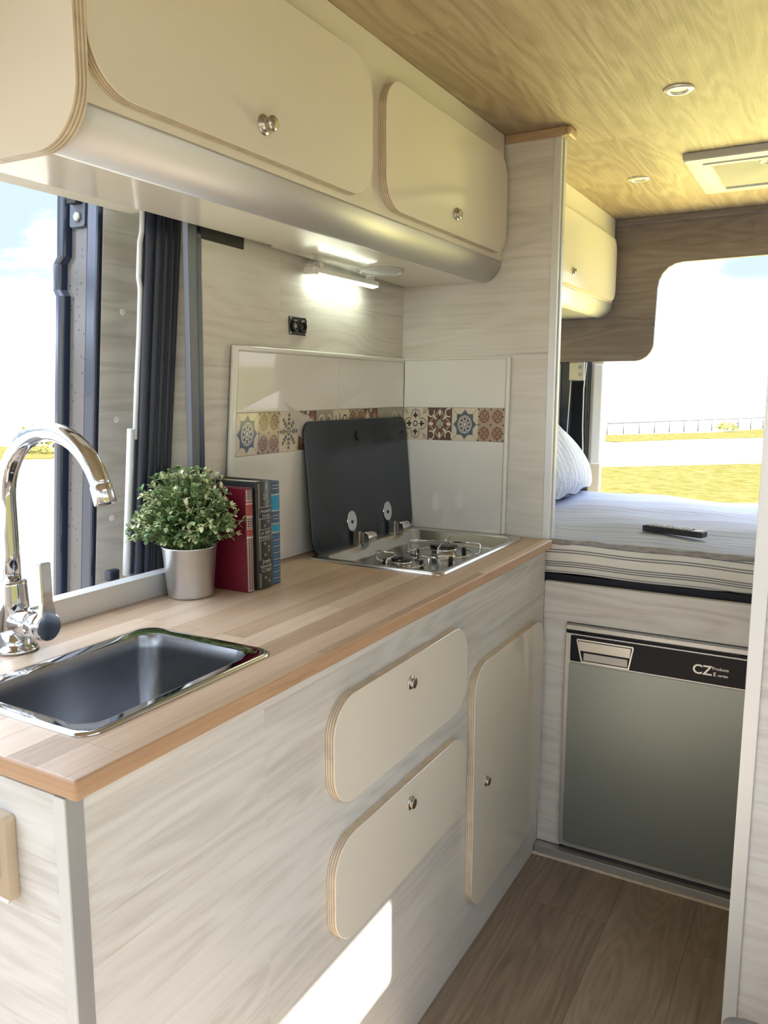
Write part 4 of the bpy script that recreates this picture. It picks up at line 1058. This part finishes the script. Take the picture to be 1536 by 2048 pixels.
m.build('top_sheet', t, label='wrinkled grey striped top tinted with sky blue')
def fr_y(x, z): return MY0 - .006*S(PI*min(1, max(0, (z-MZ0)/(.885-MZ0)))) - .002*S(11*x) - .0015*S(23*x+z*40)
def wv(x): return .0016*S(8*x+.5)+.0012*S(21*x)
m = MB(); zs = [MZ0+(.882-MZ0)*k_/10. for k_ in range(11)]
m.loft([[(MX0+(MX1-MX0)*i/nx, fr_y(MX0+(MX1-MX0)*i/nx, z), z + (abs(wv(MX0+(MX1-MX0)*i/nx))*1.5+.0005 if z < .8 else 0)) for i in range(nx+1)] for z in zs], 'sheet_side', True, closed=False)
m.build('side_cover', t, label='cream side cover')
m = MB()
for z, h in ((.878, .0029), (.861, .0029), (.8545, .0029), (.8285, .0029), (.8225, .0029), (.8165, .0029), (.802, .0018)):
    m.loft([[(x, fr_y(x, zz)-.0006, zz) for x in [MX0+(MX1-MX0)*i/nx for i in range(nx+1)] for zz in [z + 1.2*wv(x) + dz]] for dz in (0, h)], 'sheet_stripe', True, closed=False)
m.build('stripe', t, label='dark grey stripes', )
m = MB(); m.tube([(MX0+(MX1-MX0)*i/90., MY0+.000+.002*S(i*.9), .8865+.0012*S(i*.7)) for i in range(91)], [.0065+.0018*S(i*1.3) for i in range(91)], 'sheet_roll_shade', 10); m.build('hem_roll', t, label='rolled hem with shade put into its grey')

# pillow
t = MB(); nu, nv = 28, 28
def pil(u, v, s_):
    e = max(0, (1-abs(u)**2.8))*max(0, (1-abs(v)**2.8)); h = .085*e**.45 + .003
    a = u*.175*(1-.07*v*v); b = v*.30*(1-.06*u*u); th_ = .88
    return (-.300 + a*Co(th_) + s_*h*S(th_), 2.44 + b, 1.045 - a*S(th_) + s_*h*Co(th_) + .006*S(b*30+a*20))
for s_ in (1, -1):
    t.loft([[pil(-1+2*i/nu, -1+2*j/nv, s_) for i in range(nu+1)] for j in range(nv+1)], 'pillow_cloth', True, closed=False)
pb = t.build('pillow'); tag(pb, 'grey striped pillow leaning at the left end of the bed', 'pillow')

# remote control lying on the mattress
RC = Vector((.285, 1.818, MZ1+.005)); ra = math.atan2(1.790-1.842, .370-.205)
def rf(u, v, d): return (RC.x+u*Co(ra)-v*S(ra), RC.y+u*S(ra)+v*Co(ra), RC.z+.0035+d)
t = thing('remote_control', 'black remote control lying on the striped mattress', 'remote control', (RC.x, RC.y, RC.z))
m = MB(); m.slab(rrect(-.088, -.022, .088, .022, .008), rf, 0, .016, 'remote_black', bev=.002); m.build('body', t)
m = MB()
for i in range(11):
    for j in range(3):
        u, v = -.075+.0125*i, -.012+.012*j; m.slab(rrect(u-.004, v-.0035, u+.004, v+.0035, .001, 2), rf, .0160, .0188, 'remote_button')
m.slab(rrect(.064, -.016, .084, .016, .002, 2), rf, .0162, .0168, 'remote_button')
m.build('button', t, label='pale grey buttons')

# ================================================================== CEILING FITTINGS
def spot(x, y, label):
    t = thing('ceiling_spotlight', label, 'ceiling light', (x, y, ZT), 'recessed ceiling spotlights')
    m = MB(); m.lathe([(.0325, -.0002), (.0328, -.002), (.031, -.005), (.022, -.006), (.0185, -.0045), (.018, -.001)], (x, y, ZT), (0, 0, 1), 'spot_ring', 40, cap0=False, cap1=False); m.build('ring', t)
    m = MB(); m.lathe([(.0185, -.0018), (0, -.0020)], (x, y, ZT), (0, 0, 1), 'spot_lens', 32, cap0=False, cap1=False); m.build('lens', t)
spot(.301, 1.460, 'recessed ceiling spotlight nearer the camera, over the aisle')
spot(.059, 2.192, 'recessed ceiling spotlight farther back, beside the bed overhead cabinet')
t = thing('roof_vent', 'square cream roof vent with insect screen in the wooden ceiling', 'roof vent', (.44, 2.205, ZT))
def vrect(i, z): return rr(.222+i, 1.980+i, .672-i, 2.428-i, max(.004, .016-i*.2), ZT+z)
m = MB(); m.loft([vrect(0, -.0005), vrect(.002, -.016), vrect(.006, -.020), vrect(.034, -.024), vrect(.040, -.021), vrect(.048, -.021), vrect(.052, -.025), vrect(.070, -.025), vrect(.074, -.020)], 'vent_plastic', False); m.build('frame', t)
m = MB(); nn = 24
m.loft([[(.290+.314*i/nn, 2.050+.308*j/nn, ZT-.0195-.002*S(i*.5+j*.35)*S(PI*i/nn)*S(PI*j/nn)) for i in range(nn+1)] for j in range(nn+1)], 'vent_screen', True, closed=False); m.build('screen', t, label='grey brown insect screen')
m = MB(); m.lathe([(.032, 0), (.032, -.004), (.026, -.005), (.025, -.002), (.012, -.002), (.011, -.006), (0, -.006)], (.447, 2.075, ZT-.0215), (0, 0, 1), 'vent_plastic', 32, cap1=False); m.box(.405, .49, 2.035, 2.052, ZT-.0255, ZT-.021, 'vent_plastic'); m.build('latch', t, label='round cream latch')

# ================================================================== SEAT AT THE LOWER RIGHT
t = thing('bench_seat', 'black padded seat corner with white piping at the lower right edge', 'seat', (.8, .42, 0))
SXa, SXb, SYa, SYb, SZ = .583, 1.18, .20, .600, .447
MB().box(SXa+.02, SXb, SYa, SYb-.02, 0, SZ-.085, 'seat_black').build('base', t)
m = MB(); m.loft([rr(SXa, SYa, SXb, SYb, .02, SZ-.085), rr(SXa, SYa, SXb, SYb, .02, SZ-.03), rr(SXa+.004, SYa+.004, SXb-.004, SYb-.004, .02, SZ-.012), rr(SXa+.014, SYa+.014, SXb-.014, SYb-.014, .02, SZ-.002), rr(SXa+.04, SYa+.04, SXb-.04, SYb-.04, .02, SZ+.002)], 'seat_grey', True, True, True); m.build('cushion', t)
m = MB(); m.tube([(x, y, SZ-.034) for x, y in rrect(SXa+.003, SYa+.003, SXb-.003, SYb-.003, .02, 6)] + [(SXb-.023, SYa+.003, SZ-.034)], .0018, 'piping_white', 6); m.build('piping', t, label='white piping')

# ================================================================== OUTSIDE
GZ = -.6
m = MB(); m.add([(-220, -220, GZ), (220, -220, GZ), (220, 220, GZ), (-220, 220, GZ)], [(0, 1, 2, 3)], 'ground_mat'); m.build('ground', kind='structure')
def patch(name, pts, z, mat='grass_mat'):
    m = MB(); n_ = len(pts)
    m.add([(x, y, z) for x, y in pts] + [(x, y, GZ) for x, y in pts], [tuple(range(n_))], mat); 
    m.loft([[(x, y, GZ) for x, y in pts], [(x, y, z) for x, y in pts]], mat, False)
    return m.build(name)
g = patch('grass', [(-3., 3.3), (7, 3.3), (8, 12.2), (-3.5, 12.2)], GZ+.02, 'grass_bounce'); g['kind'] = 'stuff'; tag(g, 'unseen grass behind the van, colour brightened to bounce light', 'grass')
g = patch('grass', [(-5.5, 12.3), (14, 12.3), (16, 26), (-1.2, 22.6), (-4.2, 19.8), (-9.5, 17.6)], GZ+.02); g['kind'] = 'stuff'; tag(g, 'sunlit yellow green grass behind the open rear doors', 'grass')
g = patch('grass', [(-9.2, 30.5), (-6.5, 30.2), (-4.5, 33.4), (-1.8, 36.5), (-.2, 42.), (-2.6, 44.5), (-4.4, 39.5), (-8.2, 34.6)], GZ+.02); g['kind'] = 'stuff'; tag(g, 'thin strip of grass far away along the wire fence', 'grass')
g = patch('grass', [(1.9, -9), (30, -9), (30, 3.1), (1.9, 3.1)], GZ+.02, 'grass_side'); g['kind'] = 'stuff'; tag(g, 'grass beside the right side of the van', 'grass')
t = thing('fence', 'low dark post and rail fence far away behind the van', 'fence', (-5, 38, GZ))
p0, p1 = Vector((-8.2, 35.2, GZ)), Vector((-2.2, 46.0, GZ))
npost = 13
m = MB(); m.tube([p0+Vector((0, 0, .50)), p1+Vector((0, 0, .60))], .027, 'gate_metal', 6); m.build('rail', t)
post0 = None
for i in range(npost):
    p = p0.lerp(p1, i/(npost-1.)); m = MB(); m.tube([p, p+Vector((0, 0, .50+.10*i/(npost-1.)))], .024, 'gate_metal', 6); m.build('post', t)
def bush(x, y, r, h, label, seed):
    rn = random.Random(seed); m = MB()
    for q in range(420):
        th = rn.uniform(0, 2*PI); cz = rn.uniform(0, 1); s_ = math.sqrt(1-cz*cz); k_ = rn.uniform(.6, 1.05)
        p = Vector((x+r*s_*Co(th)*k_, y+r*s_*S(th)*k_, GZ+.085+h*cz*k_)); l = r*rn.uniform(.12, .22)
        u = Vector((rn.uniform(-1, 1), rn.uniform(-1, 1), rn.uniform(-.3, 1))).normalized(); w_ = u.orthogonal().normalized()
        m.add([p, p+u*l*.5+w_*l*.3, p+u*l, p+u*l*.5-w_*l*.3], [(0, 1, 2, 3)], 'bush')
    o = m.build('bush'); return tag(o, label, 'bush')
bush(-3.9, 40.6, .55, .38, 'small yellow green bush far away beside the fence', 5)
bush(-20.6, 15.9, .9, .75, 'yellow green bush seen through the left window', 6)
for q, (x, y) in enumerate(((-22.6, 16.0),)):
    g = patch('grass', [(-24, 14.8), (-19.5, 13.4), (-18.5, 14.4), (-19.6, 15.6), (-24, 18)], GZ+.02); g['kind'] = 'stuff'; tag(g, 'strip of grass seen through the left window', 'grass')

# ================================================================== LIGHT, SKY, CAMERA
def aim(o, d): o.rotation_euler = Vector(d).to_track_quat('-Z', 'Y').to_euler()
sl = bpy.data.lights.new('sun', 'SUN'); sl.energy = 40.; sl.angle = math.radians(.6); sl.color = (1, .94, .84)
so = bpy.data.objects.new('sun', sl); C.objects.link(so); so.location = (6, -1, 6); aim(so, (-1, .25, -1.2))

wd_ = bpy.data.worlds.new('sky'); bpy.context.scene.world = wd_; wd_.use_nodes = True
nt = wd_.node_tree; n = N(nt)
bg = nt.nodes['Background']
tc = n.new('ShaderNodeTexCoord').outputs['Generated']
sp = n.new('ShaderNodeSeparateXYZ'); nt.links.new(tc, sp.inputs[0]); ez = sp.outputs[2]
cl = n.noise(n.comb(n.math('MULTIPLY', sp.outputs[0], 2.2), n.math('MULTIPLY', sp.outputs[1], 2.2), n.math('MULTIPLY', ez, 6.)), 1.3, 5, .5, .3)
lowb = n.smooth(ez, .07, .13)
blue = n.math('MULTIPLY', lowb, n.smooth(cl, .66, .48))
blue = n.math('MULTIPLY', blue, n.smooth(ez, .60, .28))
cloud = n.mix(n.smooth(ez, .02, .10), (.80, .80, .80), (2.95, 3.3, 3.85))
col = n.mix(blue, cloud, (.42, .525, .575))
nt.links.new(col, bg.inputs['Color']); bg.inputs['Strength'].default_value = 1.5

cam = bpy.data.cameras.new('camera'); co = bpy.data.objects.new('camera', cam); C.objects.link(co)
CX, CY, CZ, YAW, PIT, ROL, F = 0.6641, -0.5075, 1.29183, 0.5143, -0.14983, 0.00127, 1599.26
r_ = Vector((Co(YAW), S(YAW), 0)); f_ = Vector((-S(YAW)*Co(PIT), Co(YAW)*Co(PIT), S(PIT))); u_ = r_.cross(f_)
r2 = r_*Co(ROL) + u_*S(ROL); u2 = u_*Co(ROL) - r_*S(ROL)
M = Matrix(((r2.x, u2.x, -f_.x, CX), (r2.y, u2.y, -f_.y, CY), (r2.z, u2.z, -f_.z, CZ), (0, 0, 0, 1)))
co.matrix_world = M
cam.sensor_fit = 'VERTICAL'; cam.sensor_height = 36.; cam.lens = 36.*F/2048.; cam.clip_start = .02; cam.clip_end = 600
sc = bpy.context.scene; sc.camera = co
sc.view_settings.view_transform = 'Standard'; sc.view_settings.look = 'None'; sc.view_settings.gamma = 1.; sc.view_settings.exposure = .28
sc.view_settings.use_curve_mapping = False
sc.cycles.max_bounces = 10; sc.cycles.diffuse_bounces = 6; sc.cycles.glossy_bounces = 5; sc.cycles.transparent_max_bounces = 8
sc.cycles.sample_clamp_indirect = 8.; sc.cycles.caustics_reflective = False; sc.cycles.caustics_refractive = False
